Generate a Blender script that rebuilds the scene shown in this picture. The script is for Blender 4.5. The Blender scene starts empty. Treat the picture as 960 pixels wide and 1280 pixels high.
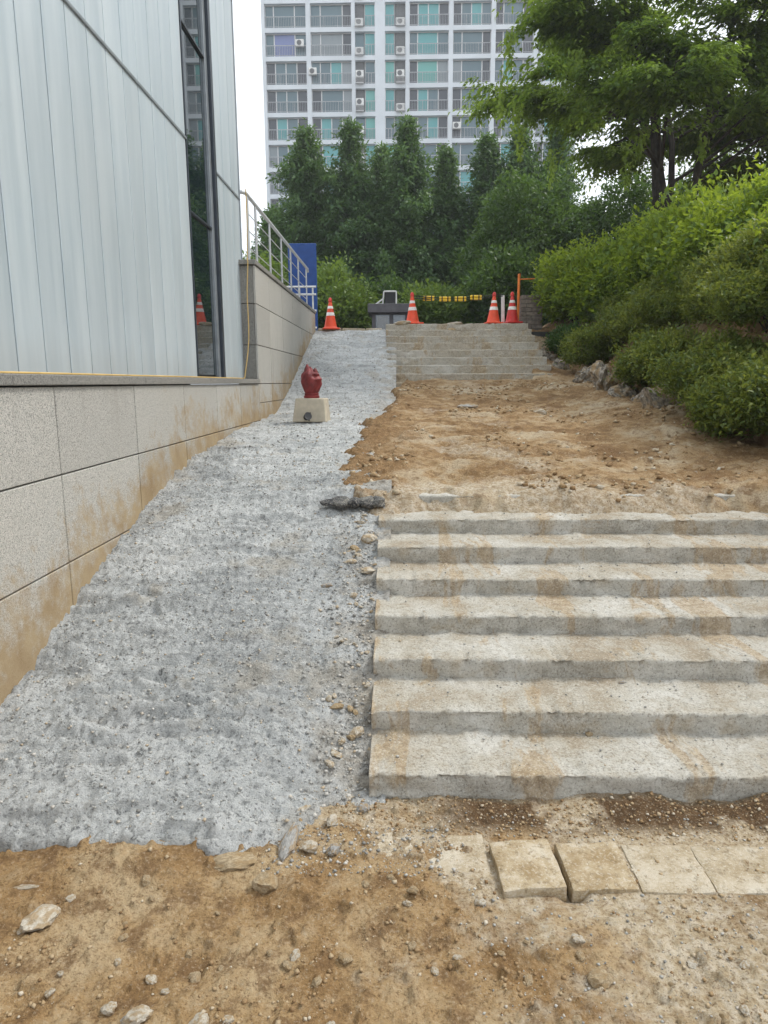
import bpy, bmesh, math, random
import numpy as np
from mathutils import Vector, Matrix

random.seed(7)
RNG = np.random.default_rng(11)
R = math.radians
scene = bpy.context.scene
COL = scene.collection

# ------------------------------------------------------------------ camera, sky, sun, exposure
cam_data = bpy.data.cameras.new('camera')
cam_data.sensor_fit = 'VERTICAL'
cam_data.sensor_height = 36.0
cam_data.lens = 24.47
cam_data.clip_start = 0.05
cam_data.clip_end = 2000
cam = bpy.data.objects.new('camera', cam_data)
COL.objects.link(cam)
cam.location = (0, 0, 1.75)
cam.rotation_euler = (Matrix.Rotation(R(1.3), 3, 'Z') @ Matrix.Rotation(R(90 - 10.55), 3, 'X') @ Matrix.Rotation(R(-0.25), 3, 'Z')).to_euler()
scene.camera = cam

SUN_EL, SUN_AZ = R(52), R(66)          # azimuth measured from +Y (ahead) towards +X (right)
world = bpy.data.worlds.new('World')
scene.world = world
world.use_nodes = True
wn, wl = world.node_tree.nodes, world.node_tree.links
bg = wn['Background']
bg.inputs['Strength'].default_value = 0.11
sky = wn.new('ShaderNodeTexSky')
sky.sky_type = 'NISHITA'
sky.sun_disc = False
sky.sun_elevation = SUN_EL
sky.sun_rotation = SUN_AZ
sky.dust_density = 3.0
cloud = wn.new('ShaderNodeTexNoise')
cloud.inputs['Scale'].default_value = 2.2
cloud.inputs['Detail'].default_value = 6
wc = wn.new('ShaderNodeTexCoord')
wl.new(wc.outputs['Generated'], cloud.inputs['Vector'])
cramp = wn.new('ShaderNodeValToRGB')
cramp.color_ramp.elements[0].position = 0.3
cramp.color_ramp.elements[0].color = (8.0, 8.6, 9.3, 1)
cramp.color_ramp.elements[1].position = 0.7
cramp.color_ramp.elements[1].color = (10.4, 10.7, 10.9, 1)
wl.new(cloud.outputs['Fac'], cramp.inputs['Fac'])
wmix = wn.new('ShaderNodeMix')
wmix.data_type = 'RGBA'
wmix.inputs['Factor'].default_value = 0.86
wl.new(sky.outputs['Color'], wmix.inputs['A'])
wl.new(cramp.outputs['Color'], wmix.inputs['B'])
wl.new(wmix.outputs['Result'], bg.inputs['Color'])

sun_data = bpy.data.lights.new('sun', 'SUN')
sun_data.energy = 1.45
sun_data.angle = R(12)
sun_data.color = (1.0, 0.95, 0.86)
sun = bpy.data.objects.new('sun', sun_data)
COL.objects.link(sun)
to_sun = Vector((math.sin(SUN_AZ) * math.cos(SUN_EL), math.cos(SUN_AZ) * math.cos(SUN_EL), math.sin(SUN_EL)))
sun.rotation_euler = to_sun.to_track_quat('Z', 'Y').to_euler()
sun.location = (20, 10, 40)

vs = scene.view_settings
vs.view_transform = 'Standard'
vs.look = 'None'
vs.exposure = 0.64
vs.gamma = 1.0
vs.use_curve_mapping = False
scene.render.engine = 'CYCLES'
scene.cycles.use_denoising = True
scene.cycles.max_bounces = 6
scene.cycles.adaptive_threshold = 0.02
scene.cycles.transparent_max_bounces = 8
scene.cycles.sample_clamp_indirect = 8


# ------------------------------------------------------------------ helpers
def tag(o, label=None, cat=None, group=None, kind=None):
    if label: o['label'] = label
    if cat: o['category'] = cat
    if group: o['group'] = group
    if kind: o['kind'] = kind
    return o


def link(name, mesh, parent=None):
    o = bpy.data.objects.new(name, mesh)
    COL.objects.link(o)
    if parent is not None:
        o.parent = parent
    return o


def empty(name, loc=(0, 0, 0), rz=0.0):
    o = bpy.data.objects.new(name, None)
    COL.objects.link(o)
    o.location = loc
    o.rotation_euler = (0, 0, rz)
    o.empty_display_size = 0.1
    return o


def np_mesh(name, verts, faces, mat=None, smooth=False, rnd=None):
    """faces: (M,3) or (M,4) int array"""
    me = bpy.data.meshes.new(name)
    verts = np.ascontiguousarray(verts, dtype=np.float32)
    faces = np.ascontiguousarray(faces, dtype=np.int32)
    n, m, k = len(verts), len(faces), faces.shape[1]
    me.vertices.add(n)
    me.vertices.foreach_set('co', verts.ravel())
    me.loops.add(m * k)
    me.loops.foreach_set('vertex_index', faces.ravel())
    me.polygons.add(m)
    me.polygons.foreach_set('loop_start', np.arange(0, m * k, k, dtype=np.int32))
    me.polygons.foreach_set('loop_total', np.full(m, k, dtype=np.int32))
    if smooth:
        me.polygons.foreach_set('use_smooth', np.ones(m, dtype=bool))
    if rnd is not None:
        a = me.attributes.new('rnd', 'FLOAT', 'POINT')
        a.data.foreach_set('value', np.ascontiguousarray(rnd, dtype=np.float32))
    me.update(calc_edges=True)
    me.validate()
    if mat is not None:
        me.materials.append(mat)
    return me


class MB:
    """collects shapes, builds ONE mesh"""
    def __init__(self):
        self.v, self.f = [], []

    def add(self, verts, faces):
        n = len(self.v)
        self.v += [tuple(p) for p in verts]
        self.f += [tuple(i + n for i in f) for f in faces]
        return self

    def box(self, x0, x1, y0, y1, z0, z1, b=0.0, M=None):
        if b <= 0:
            vs_ = [(x, y, z) for x in (x0, x1) for y in (y0, y1) for z in (z0, z1)]
            fs = [(0, 1, 3, 2), (4, 6, 7, 5), (0, 4, 5, 1), (2, 3, 7, 6), (0, 2, 6, 4), (1, 5, 7, 3)]
        else:
            bm = bmesh.new()
            bmesh.ops.create_cube(bm, size=1)
            for v in bm.verts:
                v.co = ((x0 + x1) / 2 + v.co.x * (x1 - x0), (y0 + y1) / 2 + v.co.y * (y1 - y0), (z0 + z1) / 2 + v.co.z * (z1 - z0))
            bmesh.ops.bevel(bm, geom=bm.edges[:], offset=b, segments=1, affect='EDGES', profile=0.5)
            bm.verts.index_update()
            vs_ = [tuple(v.co) for v in bm.verts]
            fs = [tuple(v.index for v in f.verts) for f in bm.faces]
            bm.free()
        if M is not None:
            vs_ = [tuple(M @ Vector(p)) for p in vs_]
        return self.add(vs_, fs)

    def tube(self, pts, rad, n=8, caps=True):
        pts = [Vector(p) for p in pts]
        if not hasattr(rad, '__len__'):
            rad = [rad] * len(pts)
        vs_, fs = [], []
        ref = None
        for i, p in enumerate(pts):
            t = (pts[min(i + 1, len(pts) - 1)] - pts[max(i - 1, 0)]).normalized()
            if ref is None:
                ref = Vector((0, 0, 1)) if abs(t.z) < 0.9 else Vector((1, 0, 0))
            u = (ref - t * ref.dot(t)).normalized()
            ref = u
            w = t.cross(u)
            for k in range(n):
                a = 2 * math.pi * k / n
                vs_.append(tuple(p + (u * math.cos(a) + w * math.sin(a)) * rad[i]))
        for i in range(len(pts) - 1):
            for k in range(n):
                fs.append((i * n + k, i * n + (k + 1) % n, (i + 1) * n + (k + 1) % n, (i + 1) * n + k))
        if caps:
            fs.append(tuple(range(n - 1, -1, -1)))
            fs.append(tuple(range((len(pts) - 1) * n, len(pts) * n)))
        return self.add(vs_, fs)

    def lathe(self, prof, n=20, c=(0, 0, 0)):
        vs_, fs = [], []
        for r, z in prof:
            for k in range(n):
                a = 2 * math.pi * k / n
                vs_.append((c[0] + r * math.cos(a), c[1] + r * math.sin(a), c[2] + z))
        for i in range(len(prof) - 1):
            for k in range(n):
                fs.append((i * n + k, i * n + (k + 1) % n, (i + 1) * n + (k + 1) % n, (i + 1) * n + k))
        fs.append(tuple(range(n - 1, -1, -1)))
        fs.append(tuple(range((len(prof) - 1) * n, len(prof) * n)))
        return self.add(vs_, fs)

    def mesh(self, name, mat, smooth=False):
        me = bpy.data.meshes.new(name)
        me.from_pydata(self.v, [], self.f)
        me.update()
        me.materials.append(mat)
        if smooth:
            me.polygons.foreach_set('use_smooth', np.ones(len(me.polygons), dtype=bool))
            try:
                me.set_sharp_from_angle(angle=R(40))
            except Exception:
                pass
        return me

    def build(self, name, mat, parent=None, smooth=False):
        return link(name, self.mesh(name, mat, smooth), parent)


# ---- noise in numpy
def _hash(ix, iy, seed):
    h = (ix.astype(np.int64) * 374761393 + iy.astype(np.int64) * 668265263 + seed * 974711) & 0xffffffff
    h = ((h ^ (h >> 13)) * 1274126177) & 0xffffffff
    h = (h ^ (h >> 16)) & 0xffffffff
    return h


def perlin(x, y, seed=0):
    x = np.asarray(x, dtype=np.float64); y = np.asarray(y, dtype=np.float64)
    x, y = np.broadcast_arrays(x, y)
    ix, iy = np.floor(x), np.floor(y)
    fx, fy = x - ix, y - iy
    ux, uy = fx * fx * fx * (fx * (fx * 6 - 15) + 10), fy * fy * fy * (fy * (fy * 6 - 15) + 10)
    def g(ox, oy):
        a = _hash(ix + ox, iy + oy, seed) * (2 * np.pi / 4294967296.0)
        return np.cos(a) * (fx - ox) + np.sin(a) * (fy - oy)
    a = g(0, 0) * (1 - ux) + g(1, 0) * ux
    b = g(0, 1) * (1 - ux) + g(1, 1) * ux
    return (a * (1 - uy) + b * uy) * 1.5


def fbm(x, y, oct=4, seed=0, gain=0.5):
    s, a, f = 0, 1.0, 1.0
    for i in range(oct):
        s = s + a * perlin(np.asarray(x) * f, np.asarray(y) * f, seed + i * 17)
        a *= gain; f *= 2.03
    return s


def sstep(a, b, x):
    t = np.clip((np.asarray(x, dtype=np.float64) - a) / (b - a), 0, 1)
    return t * t * (3 - 2 * t)


def spans(*segs):
    """segs: (start, end, step) joined"""
    out = []
    for a, b, s in segs:
        out.append(np.linspace(a, b, max(2, int(round((b - a) / s)) + 1))[:-1])
    out.append(np.array([segs[-1][1]]))
    return np.concatenate(out)


def grid_obj(name, xs, ys, zfun, mat, parent=None, smooth=True):
    X, Y = np.meshgrid(xs, ys)
    Z = zfun(X, Y)
    nx, ny = len(xs), len(ys)
    v = np.stack([X.ravel(), Y.ravel(), Z.ravel()], 1)
    i = np.arange(nx * (ny - 1)).reshape(ny - 1, nx)[:, :-1].ravel()
    f = np.stack([i, i + 1, i + nx + 1, i + nx], 1)
    return link(name, np_mesh(name, v, f, mat, smooth), parent)


# ------------------------------------------------------------------ materials
def lin(c):
    return tuple(c) + (1.0,) if len(c) == 3 else tuple(c)


class NT:
    def __init__(self, name):
        self.m = bpy.data.materials.new(name)
        self.m.use_nodes = True
        self.n, self.l = self.m.node_tree.nodes, self.m.node_tree.links
        self.p = self.n['Principled BSDF']
        self.out = self.n['Material Output']
        self.tc = self.n.new('ShaderNodeTexCoord')
        self.co = self.tc.outputs['Object']

    def mapped(self, scale=(1, 1, 1), rot=(0, 0, 0), src=None):
        m = self.n.new('ShaderNodeMapping')
        m.inputs['Scale'].default_value = scale
        m.inputs['Rotation'].default_value = rot
        self.l.new(src or self.co, m.inputs['Vector'])
        return m.outputs['Vector']

    def per_object(self):
        oi = self.n.new('ShaderNodeObjectInfo')
        a = self.n.new('ShaderNodeVectorMath'); a.operation = 'MULTIPLY_ADD'
        self.l.new(oi.outputs['Random'], a.inputs[0])
        a.inputs[1].default_value = (37.3, 21.7, 53.1)
        self.l.new(self.co, a.inputs[2])
        self.co = a.outputs['Vector']
        return oi.outputs['Random']

    def noise(self, scale, detail=5, rough=0.55, vec=None, dist=0.0):
        t = self.n.new('ShaderNodeTexNoise')
        t.inputs['Scale'].default_value = scale
        t.inputs['Detail'].default_value = detail
        t.inputs['Roughness'].default_value = rough
        t.inputs['Distortion'].default_value = dist
        self.l.new(vec or self.co, t.inputs['Vector'])
        return t.outputs['Fac']

    def voro(self, scale, vec=None, feature='F1', out='Distance'):
        t = self.n.new('ShaderNodeTexVoronoi')
        t.feature = feature
        t.inputs['Scale'].default_value = scale
        self.l.new(vec or self.co, t.inputs['Vector'])
        return t.outputs[out]

    def ramp(self, fac, stops, interp='LINEAR'):
        r = self.n.new('ShaderNodeValToRGB')
        cr = r.color_ramp
        cr.interpolation = interp
        while len(cr.elements) < len(stops):
            cr.elements.new(0.5)
        for e, (p, c) in zip(cr.elements, stops):
            e.position = p
            e.color = lin(c) if hasattr(c, '__len__') else (c, c, c, 1)
        self.l.new(fac, r.inputs['Fac'])
        return r.outputs['Color']

    def mix(self, fac, a, b, mode='MIX'):
        m = self.n.new('ShaderNodeMix')
        m.data_type = 'RGBA'
        m.blend_type = mode
        for sock, val in (('Factor', fac), ('A', a), ('B', b)):
            i = m.inputs[sock]
            if hasattr(val, 'is_linked') or isinstance(val, bpy.types.NodeSocket):
                self.l.new(val, i)
            elif sock == 'Factor':
                i.default_value = val
            else:
                i.default_value = lin(val)
        return m.outputs['Result']

    def math(self, op, a, b=None, clamp=False):
        m = self.n.new('ShaderNodeMath')
        m.operation = op
        m.use_clamp = clamp
        for i, v in enumerate((a, b)):
            if v is None: continue
            if isinstance(v, bpy.types.NodeSocket): self.l.new(v, m.inputs[i])
            else: m.inputs[i].default_value = v
        return m.outputs[0]

    def xyz(self, src=None):
        s = self.n.new('ShaderNodeSeparateXYZ')
        self.l.new(src or self.co, s.inputs[0])
        return s.outputs

    def attr(self, name):
        a = self.n.new('ShaderNodeAttribute')
        a.attribute_name = name
        return a.outputs['Fac']

    def bump(self, h, strength=0.5, dist=0.01, prev=None):
        b = self.n.new('ShaderNodeBump')
        b.inputs['Strength'].default_value = strength
        b.inputs['Distance'].default_value = dist
        self.l.new(h, b.inputs['Height'])
        if prev is not None:
            self.l.new(prev, b.inputs['Normal'])
        return b.outputs['Normal']

    def done(self, col=None, rough=0.9, metal=0.0, spec=None, normal=None):
        p = self.p
        if isinstance(col, bpy.types.NodeSocket): self.l.new(col, p.inputs['Base Color'])
        elif col is not None: p.inputs['Base Color'].default_value = lin(col)
        if isinstance(rough, bpy.types.NodeSocket): self.l.new(rough, p.inputs['Roughness'])
        else: p.inputs['Roughness'].default_value = rough
        p.inputs['Metallic'].default_value = metal
        if spec is not None: p.inputs['Specular IOR Level'].default_value = spec
        if normal is not None: self.l.new(normal, p.inputs['Normal'])
        return self.m


def plain(name, col, rough=0.6, metal=0.0, var=0.12, scale=6.0, spec=None):
    t = NT(name)
    t.per_object()
    f = t.noise(scale, 5, 0.6)
    c = t.ramp(f, [(0.37, tuple(x * (1 - var) for x in col)), (0.63, tuple(min(1, x * (1 + var)) for x in col))])
    n = t.bump(t.noise(scale * 12, 3), 0.15, 0.003)
    return t.done(c, rough, metal, spec, n)


def rock_like(name, a, b, c_):
    t = NT(name)
    t.per_object()
    c = t.ramp(t.noise(6, 7, 0.68), [(0.38, a), (0.5, b), (0.62, c_)])
    c = t.mix(t.ramp(t.noise(40, 6, 0.72), [(0.38, 0.6), (0.47, 0.0)]), c, tuple(x * 0.6 for x in a))
    c = t.mix(t.ramp(t.noise(90, 5, 0.72), [(0.53, 0.0), (0.62, 0.5)]), c, (0.66, 0.61, 0.52))
    n = t.bump(t.noise(40, 6, 0.72), 0.5, 0.012)
    n = t.bump(t.noise(160, 4, 0.7), 0.5, 0.004, n)
    return t.done(c, 0.95, spec=0.12, normal=n)


def leaf_mat(name, dark, mid, light, trans=0.35, rough=0.5):
    t = NT(name)
    r = t.attr('rnd')
    big = t.noise(1.3, 3)
    oi = t.n.new('ShaderNodeObjectInfo')
    big = t.math('ADD', big, t.math('MULTIPLY', t.math('SUBTRACT', oi.outputs['Random'], 0.5), 0.28))
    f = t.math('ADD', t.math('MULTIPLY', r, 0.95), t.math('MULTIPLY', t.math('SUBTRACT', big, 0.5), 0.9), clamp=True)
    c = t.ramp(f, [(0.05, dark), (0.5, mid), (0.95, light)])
    t.done(c, rough, spec=0.35)
    tr = t.n.new('ShaderNodeBsdfTranslucent')
    c2 = t.mix(0.55, c, (min(1, light[0] * 1.5), min(1, light[1] * 1.5), light[2] * 0.7))
    t.l.new(c2, tr.inputs['Color'])
    ms = t.n.new('ShaderNodeMixShader')
    ms.inputs[0].default_value = trans
    t.l.new(t.p.outputs[0], ms.inputs[1])
    t.l.new(tr.outputs[0], ms.inputs[2])
    t.l.new(ms.outputs[0], t.out.inputs['Surface'])
    return t.m


def dirt_mat(name, kind):
    t = NT(name)
    co = t.co
    big = t.noise(1.7, 7, 0.62, dist=0.6)
    mid = t.noise(9, 7, 0.68)
    med = t.noise(24, 6, 0.7)
    fine = t.noise(80, 5, 0.72)
    if kind == 'front':
        c = t.ramp(big, [(0.36, (0.215, 0.128, 0.056)), (0.45, (0.325, 0.205, 0.095)), (0.53, (0.39, 0.265, 0.135)), (0.62, (0.46, 0.345, 0.205))])
    else:
        c = t.ramp(big, [(0.36, (0.18, 0.102, 0.046)), (0.45, (0.285, 0.178, 0.085)), (0.53, (0.375, 0.258, 0.138)), (0.62, (0.46, 0.37, 0.25))])
    c = t.mix(t.ramp(mid, [(0.38, 0.8), (0.50, 0.0)]), c, (0.19, 0.115, 0.058))
    c = t.mix(t.ramp(mid, [(0.53, 0.0), (0.65, 0.40)]), c, (0.48, 0.38, 0.25))
    X, Y, Z = t.xyz(co)
    if kind == 'front':
        # cement dust and mortar left where the paving was lifted (right hand side)
        m = t.math('ADD', t.math('ADD', t.math('MULTIPLY', t.math('ADD', X, 0.02), 0.62), t.math('MULTIPLY', t.math('SUBTRACT', Y, 2.05), 0.55)), t.math('MULTIPLY', t.math('SUBTRACT', t.noise(2.6, 7, 0.66), 0.5), 4.2))
        m = t.ramp(m, [(0.05, 0.0), (0.55, 0.85)])
        c = t.mix(m, c, t.ramp(med, [(0.40, (0.37, 0.29, 0.185)), (0.5, (0.50, 0.42, 0.30)), (0.6, (0.60, 0.53, 0.42))]))
        # damp soil shovelled against the bottom riser
        d = t.math('ABSOLUTE', t.math('SUBTRACT', Y, 2.60))
        d = t.math('SUBTRACT', 1.7, t.math('MULTIPLY', d, 12.0), clamp=True)
        d = t.math('MULTIPLY', d, t.ramp(t.noise(2.3, 5, 0.6), [(0.42, 0.0), (0.47, 1.0)]))
        d = t.math('MULTIPLY', d, t.ramp(X, [(0.05, 0.0), (0.3, 1.0)]))
        c = t.mix(d, c, t.ramp(med, [(0.4, (0.075, 0.046, 0.025)), (0.6, (0.145, 0.09, 0.048))]))
    elif kind == 'landing':
        # cement dust tracked over the middle of the landing and along the top step
        m = t.math('ADD', t.math('MULTIPLY', t.math('ABSOLUTE', t.math('SUBTRACT', X, 1.0)), -0.35),
                   t.math('MULTIPLY', t.math('SUBTRACT', t.noise(1.3, 7, 0.68), 0.5), 4.0))
        # freshly dug darker soil heaped along the ramp side
        k2 = t.math('ADD', t.math('MULTIPLY', t.math('SUBTRACT', 0.25, X), 1.6), t.math('MULTIPLY', t.math('SUBTRACT', t.noise(3.1, 6, 0.66), 0.5), 3.0))
        c = t.mix(t.ramp(k2, [(0.1, 0.0), (0.6, 0.8)]), c, t.ramp(med, [(0.4, (0.15, 0.082, 0.034)), (0.6, (0.30, 0.185, 0.088))]))
        e = t.math('MULTIPLY', t.math('SUBTRACT', 5.75, Y), 1.6, clamp=True)
        m = t.ramp(t.math('ADD', m, e), [(0.08, 0.0), (0.6, 0.75)])
        c = t.mix(m, c, t.ramp(med, [(0.4, (0.36, 0.28, 0.18)), (0.5, (0.50, 0.42, 0.31)), (0.6, (0.62, 0.56, 0.46))]))
    c = t.mix(t.ramp(fine, [(0.55, 0.0), (0.64, 0.40)]), c, (0.55, 0.46, 0.34))
    c = t.mix(t.ramp(fine, [(0.38, 0.65), (0.47, 0.0)]), c, (0.15, 0.09, 0.048))
    n = t.bump(med, 0.6, 0.03)
    n = t.bump(fine, 0.7, 0.012, n)
    n = t.bump(t.noise(220, 3, 0.7), 0.6, 0.004, n)
    return t.done(c, 0.95, spec=0.12, normal=n)


def ramp_mat():
    t = NT('broken_concrete')
    big = t.noise(1.3, 7, 0.62, dist=0.5)
    mid = t.noise(7, 7, 0.72)
    med = t.noise(26, 6, 0.75)
    fine = t.noise(85, 5, 0.75)
    c = t.ramp(big, [(0.38, (0.44, 0.455, 0.455)), (0.5, (0.575, 0.59, 0.585)), (0.62, (0.66, 0.67, 0.66))])
    c = t.mix(t.ramp(mid, [(0.37, 0.5), (0.47, 0.0)]), c, (0.30, 0.305, 0.30))
    c = t.mix(t.ramp(mid, [(0.52, 0.0), (0.62, 0.55)]), c, (0.68, 0.685, 0.67))
    c = t.mix(t.ramp(med, [(0.36, 0.9), (0.435, 0.0)]), c, (0.18, 0.185, 0.185))
    c = t.mix(t.ramp(fine, [(0.36, 0.9), (0.435, 0.0)]), c, (0.15, 0.155, 0.155))
    c = t.mix(t.ramp(fine, [(0.53, 0.0), (0.62, 0.75)]), c, (0.71, 0.71, 0.68))
    # crosswise drag marks left by the bucket, damp, with ridge shadows painted in
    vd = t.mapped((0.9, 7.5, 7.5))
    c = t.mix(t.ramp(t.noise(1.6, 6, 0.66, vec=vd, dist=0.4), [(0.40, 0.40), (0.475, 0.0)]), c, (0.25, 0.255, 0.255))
    # soil trodden in beside the stairs and in a few patches
    X, Y, Z = t.xyz()
    e = t.math('MULTIPLY', t.math('ADD', X, 0.50), 1.35)
    e = t.math('ADD', e, t.math('MULTIPLY', t.math('SUBTRACT', t.noise(3.3, 7, 0.68), 0.5), 3.4))
    c = t.mix(t.ramp(e, [(0.12, 0.0), (0.80, 0.72)]), c, t.ramp(med, [(0.4, (0.27, 0.22, 0.16)), (0.6, (0.53, 0.47, 0.38))]))
    s = t.ramp(t.noise(1.9, 6, 0.65), [(0.555, 0.0), (0.64, 0.45)])
    c = t.mix(s, c, (0.43, 0.37, 0.28))
    n = t.bump(med, 0.8, 0.035)
    n = t.bump(fine, 0.9, 0.014, n)
    n = t.bump(t.noise(210, 4, 0.75), 0.7, 0.005, n)
    return t.done(c, 0.93, spec=0.15, normal=n)


def step_mat(name='step_concrete', soil=0.0):
    t = NT(name)
    big = t.noise(1.6, 7, 0.65, dist=0.5)
    mid = t.noise(7, 7, 0.7)
    med = t.noise(24, 6, 0.72)
    fine = t.noise(90, 5, 0.75)
    grey = t.ramp(big, [(0.38, (0.43, 0.41, 0.36)), (0.5, (0.545, 0.525, 0.47)), (0.62, (0.63, 0.61, 0.56))])
    grey = t.mix(t.ramp(mid, [(0.37, 0.55), (0.47, 0.0)]), grey, (0.28, 0.265, 0.235))
    grey = t.mix(t.ramp(t.noise(4.3, 6, 0.6), [(0.53, 0.0), (0.62, 0.6)]), grey, (0.42, 0.34, 0.23))
    dust = t.ramp(t.noise(2.4, 7, 0.68), [(0.38, (0.37, 0.305, 0.22)), (0.47, (0.465, 0.425, 0.35)), (0.55, (0.53, 0.505, 0.445)), (0.63, (0.61, 0.59, 0.54))])
    dust = t.mix(t.ramp(med, [(0.38, 0.6), (0.48, 0.0)]), dust, (0.33, 0.275, 0.20))
    geo = t.n.new('ShaderNodeNewGeometry')
    nz = t.xyz(geo.outputs['True Normal'])[2]
    k = t.math('ADD', nz, t.math('MULTIPLY', t.math('SUBTRACT', t.noise(6, 6, 0.7), 0.5), 2.6))
    c = t.mix(t.ramp(k, [(0.20, 0.18), (0.8, 0.92)]), grey, dust)
    # soil tracked down the flight in streaks
    v = t.mapped((1.0, 0.30, 0.30), (0, 0, 0.25))
    st = t.noise(3.6, 6, 0.62, vec=v, dist=0.5)
    c = t.mix(t.ramp(st, [(0.555, 0.0), (0.60, 0.62)]), c, t.ramp(med, [(0.4, (0.33, 0.22, 0.11)), (0.6, (0.50, 0.38, 0.23))]))
    if soil:
        c = t.mix(t.ramp(t.noise(1.2, 7, 0.66), [(0.42, 0.0), (0.56, soil)]), c, t.ramp(med, [(0.4, (0.27, 0.20, 0.12)), (0.6, (0.48, 0.40, 0.28))]))
    c = t.mix(t.ramp(fine, [(0.37, 0.75), (0.46, 0.0)]), c, (0.20, 0.175, 0.14))
    c = t.mix(t.ramp(fine, [(0.54, 0.0), (0.64, 0.5)]), c, (0.72, 0.70, 0.64))
    n = t.bump(med, 0.6, 0.03)
    n = t.bump(fine, 0.6, 0.010, n)
    n = t.bump(t.noise(210, 3, 0.7), 0.5, 0.003, n)
    return t.done(c, 0.93, spec=0.15, normal=n)


FOOT = [(2.2, 0.0), (2.36, 0.10), (3.06, 0.26), (3.4, 0.33), (3.84, 0.50), (4.58, 0.71), (5.42, 0.93), (6.31, 1.07), (7.87, 1.20),
        (10.0, 1.26), (10.9, 1.32), (12.41, 1.72), (14.3, 2.35), (16.14, 2.90)]


def granite_mat(name, stain=True, tone=1.0):
    t = NT(name)
    geo = t.n.new('ShaderNodeNewGeometry')
    pos = geo.outputs['Position']
    oi = t.n.new('ShaderNodeObjectInfo')
    sp = t.noise(260, 3, 0.6, vec=pos)
    big = t.noise(0.9, 4, vec=pos)
    base = t.ramp(sp, [(0.38, (0.17 * tone, 0.185 * tone, 0.175 * tone)), (0.46, (0.42 * tone, 0.42 * tone, 0.39 * tone)), (0.54, (0.50 * tone, 0.485 * tone, 0.45 * tone)), (0.62, (0.64 * tone, 0.60 * tone, 0.56 * tone))])
    sp2 = t.noise(110, 3, 0.6, vec=pos)
    base = t.mix(t.ramp(sp2, [(0.38, 0.8), (0.44, 0.0)]), base, (0.17 * tone, 0.165 * tone, 0.155 * tone))
    c = t.mix(t.ramp(big, [(0.3, 0.0), (0.8, 0.22)]), base, (0.40, 0.36, 0.29))
    rv = t.ramp(oi.outputs['Random'], [(0.0, 0.90), (1.0, 1.06)])
    c = t.mix(1.0, c, rv, 'MULTIPLY')
    if stain:
        X, Y, Z = t.xyz(pos)
        fc = t.n.new('ShaderNodeFloatCurve')
        cv = fc.mapping.curves[0]
        pts = [(y / 17.0, z / 3.4) for y, z in FOOT]
        cv.points[0].location = (0.0, 0.0)
        cv.points[1].location = (1.0, 0.9)
        for p in pts:
            cv.points.new(*p)
        for p in cv.points: p.handle_type = 'VECTOR'
        fc.mapping.update()
        t.l.new(t.math('DIVIDE', Y, 17.0), fc.inputs['Value'])
        h = t.math('SUBTRACT', Z, t.math('MULTIPLY', fc.outputs[0], 3.4))       # height above the old ground line
        h = t.math('ADD', h, t.math('MULTIPLY', t.math('SUBTRACT', t.noise(1.7, 7, 0.68, vec=pos, dist=0.6), 0.5), 1.7))
        h = t.math('ADD', h, t.math('MULTIPLY', t.math('SUBTRACT', t.noise(14, 6, 0.7, vec=pos), 0.5), 0.9))
        m = t.ramp(h, [(0.02, 0.85), (0.22, 0.5), (0.46, 0.0)])
        c = t.mix(m, c, t.ramp(t.noise(5, 5, vec=pos), [(0.3, (0.27, 0.175, 0.075)), (0.7, (0.40, 0.30, 0.165))]))
        # rain streaks under the coping
        v = t.mapped((9, 9, 0.35), src=pos)
        stn = t.noise(1.0, 4, 0.6, vec=v)
        zz = t.ramp(t.math('SUBTRACT', Z, 1.25), [(0.0, 0.0), (0.48, 0.4)])
        c = t.mix(t.math('MULTIPLY', t.ramp(stn, [(0.55, 0.0), (0.7, 1.0)]), zz), c, (0.26, 0.245, 0.22))
    n = t.bump(sp, 0.25, 0.002)
    return t.done(c, 0.8, spec=0.3, normal=n)


def clad_mat():
    t = NT('cladding_metal')
    geo = t.n.new('ShaderNodeNewGeometry')
    pos = geo.outputs['Position']
    oi = t.n.new('ShaderNodeObjectInfo')
    v = t.mapped((3, 3, 0.25), src=pos)
    a = t.noise(2.2, 5, 0.6, vec=v)
    b = t.noise(0.7, 4, vec=pos)
    c = t.ramp(a, [(0.38, (0.49, 0.57, 0.62)), (0.62, (0.58, 0.65, 0.69))])
    c = t.mix(t.ramp(b, [(0.4, 0.0), (0.7, 0.35)]), c, (0.54, 0.58, 0.60))
    c = t.mix(1.0, c, t.ramp(oi.outputs['Random'], [(0.0, 0.94), (1.0, 1.03)]), 'MULTIPLY')
    X, Y, Z = t.xyz(pos)
    m = t.ramp(t.math('ADD', t.math('SUBTRACT', 2.05, Z), t.math('MULTIPLY', t.math('SUBTRACT', t.noise(3, 5, vec=v), 0.5), 0.5)), [(0.0, 0.0), (0.35, 0.4)])
    c = t.mix(m, c, (0.42, 0.42, 0.40))
    n = t.bump(t.noise(1.4, 2, vec=pos), 0.05, 0.05)
    r = t.ramp(a, [(0.3, 0.34), (0.7, 0.46)])
    return t.done(c, r, metal=0.25, spec=0.5, normal=n)


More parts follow.
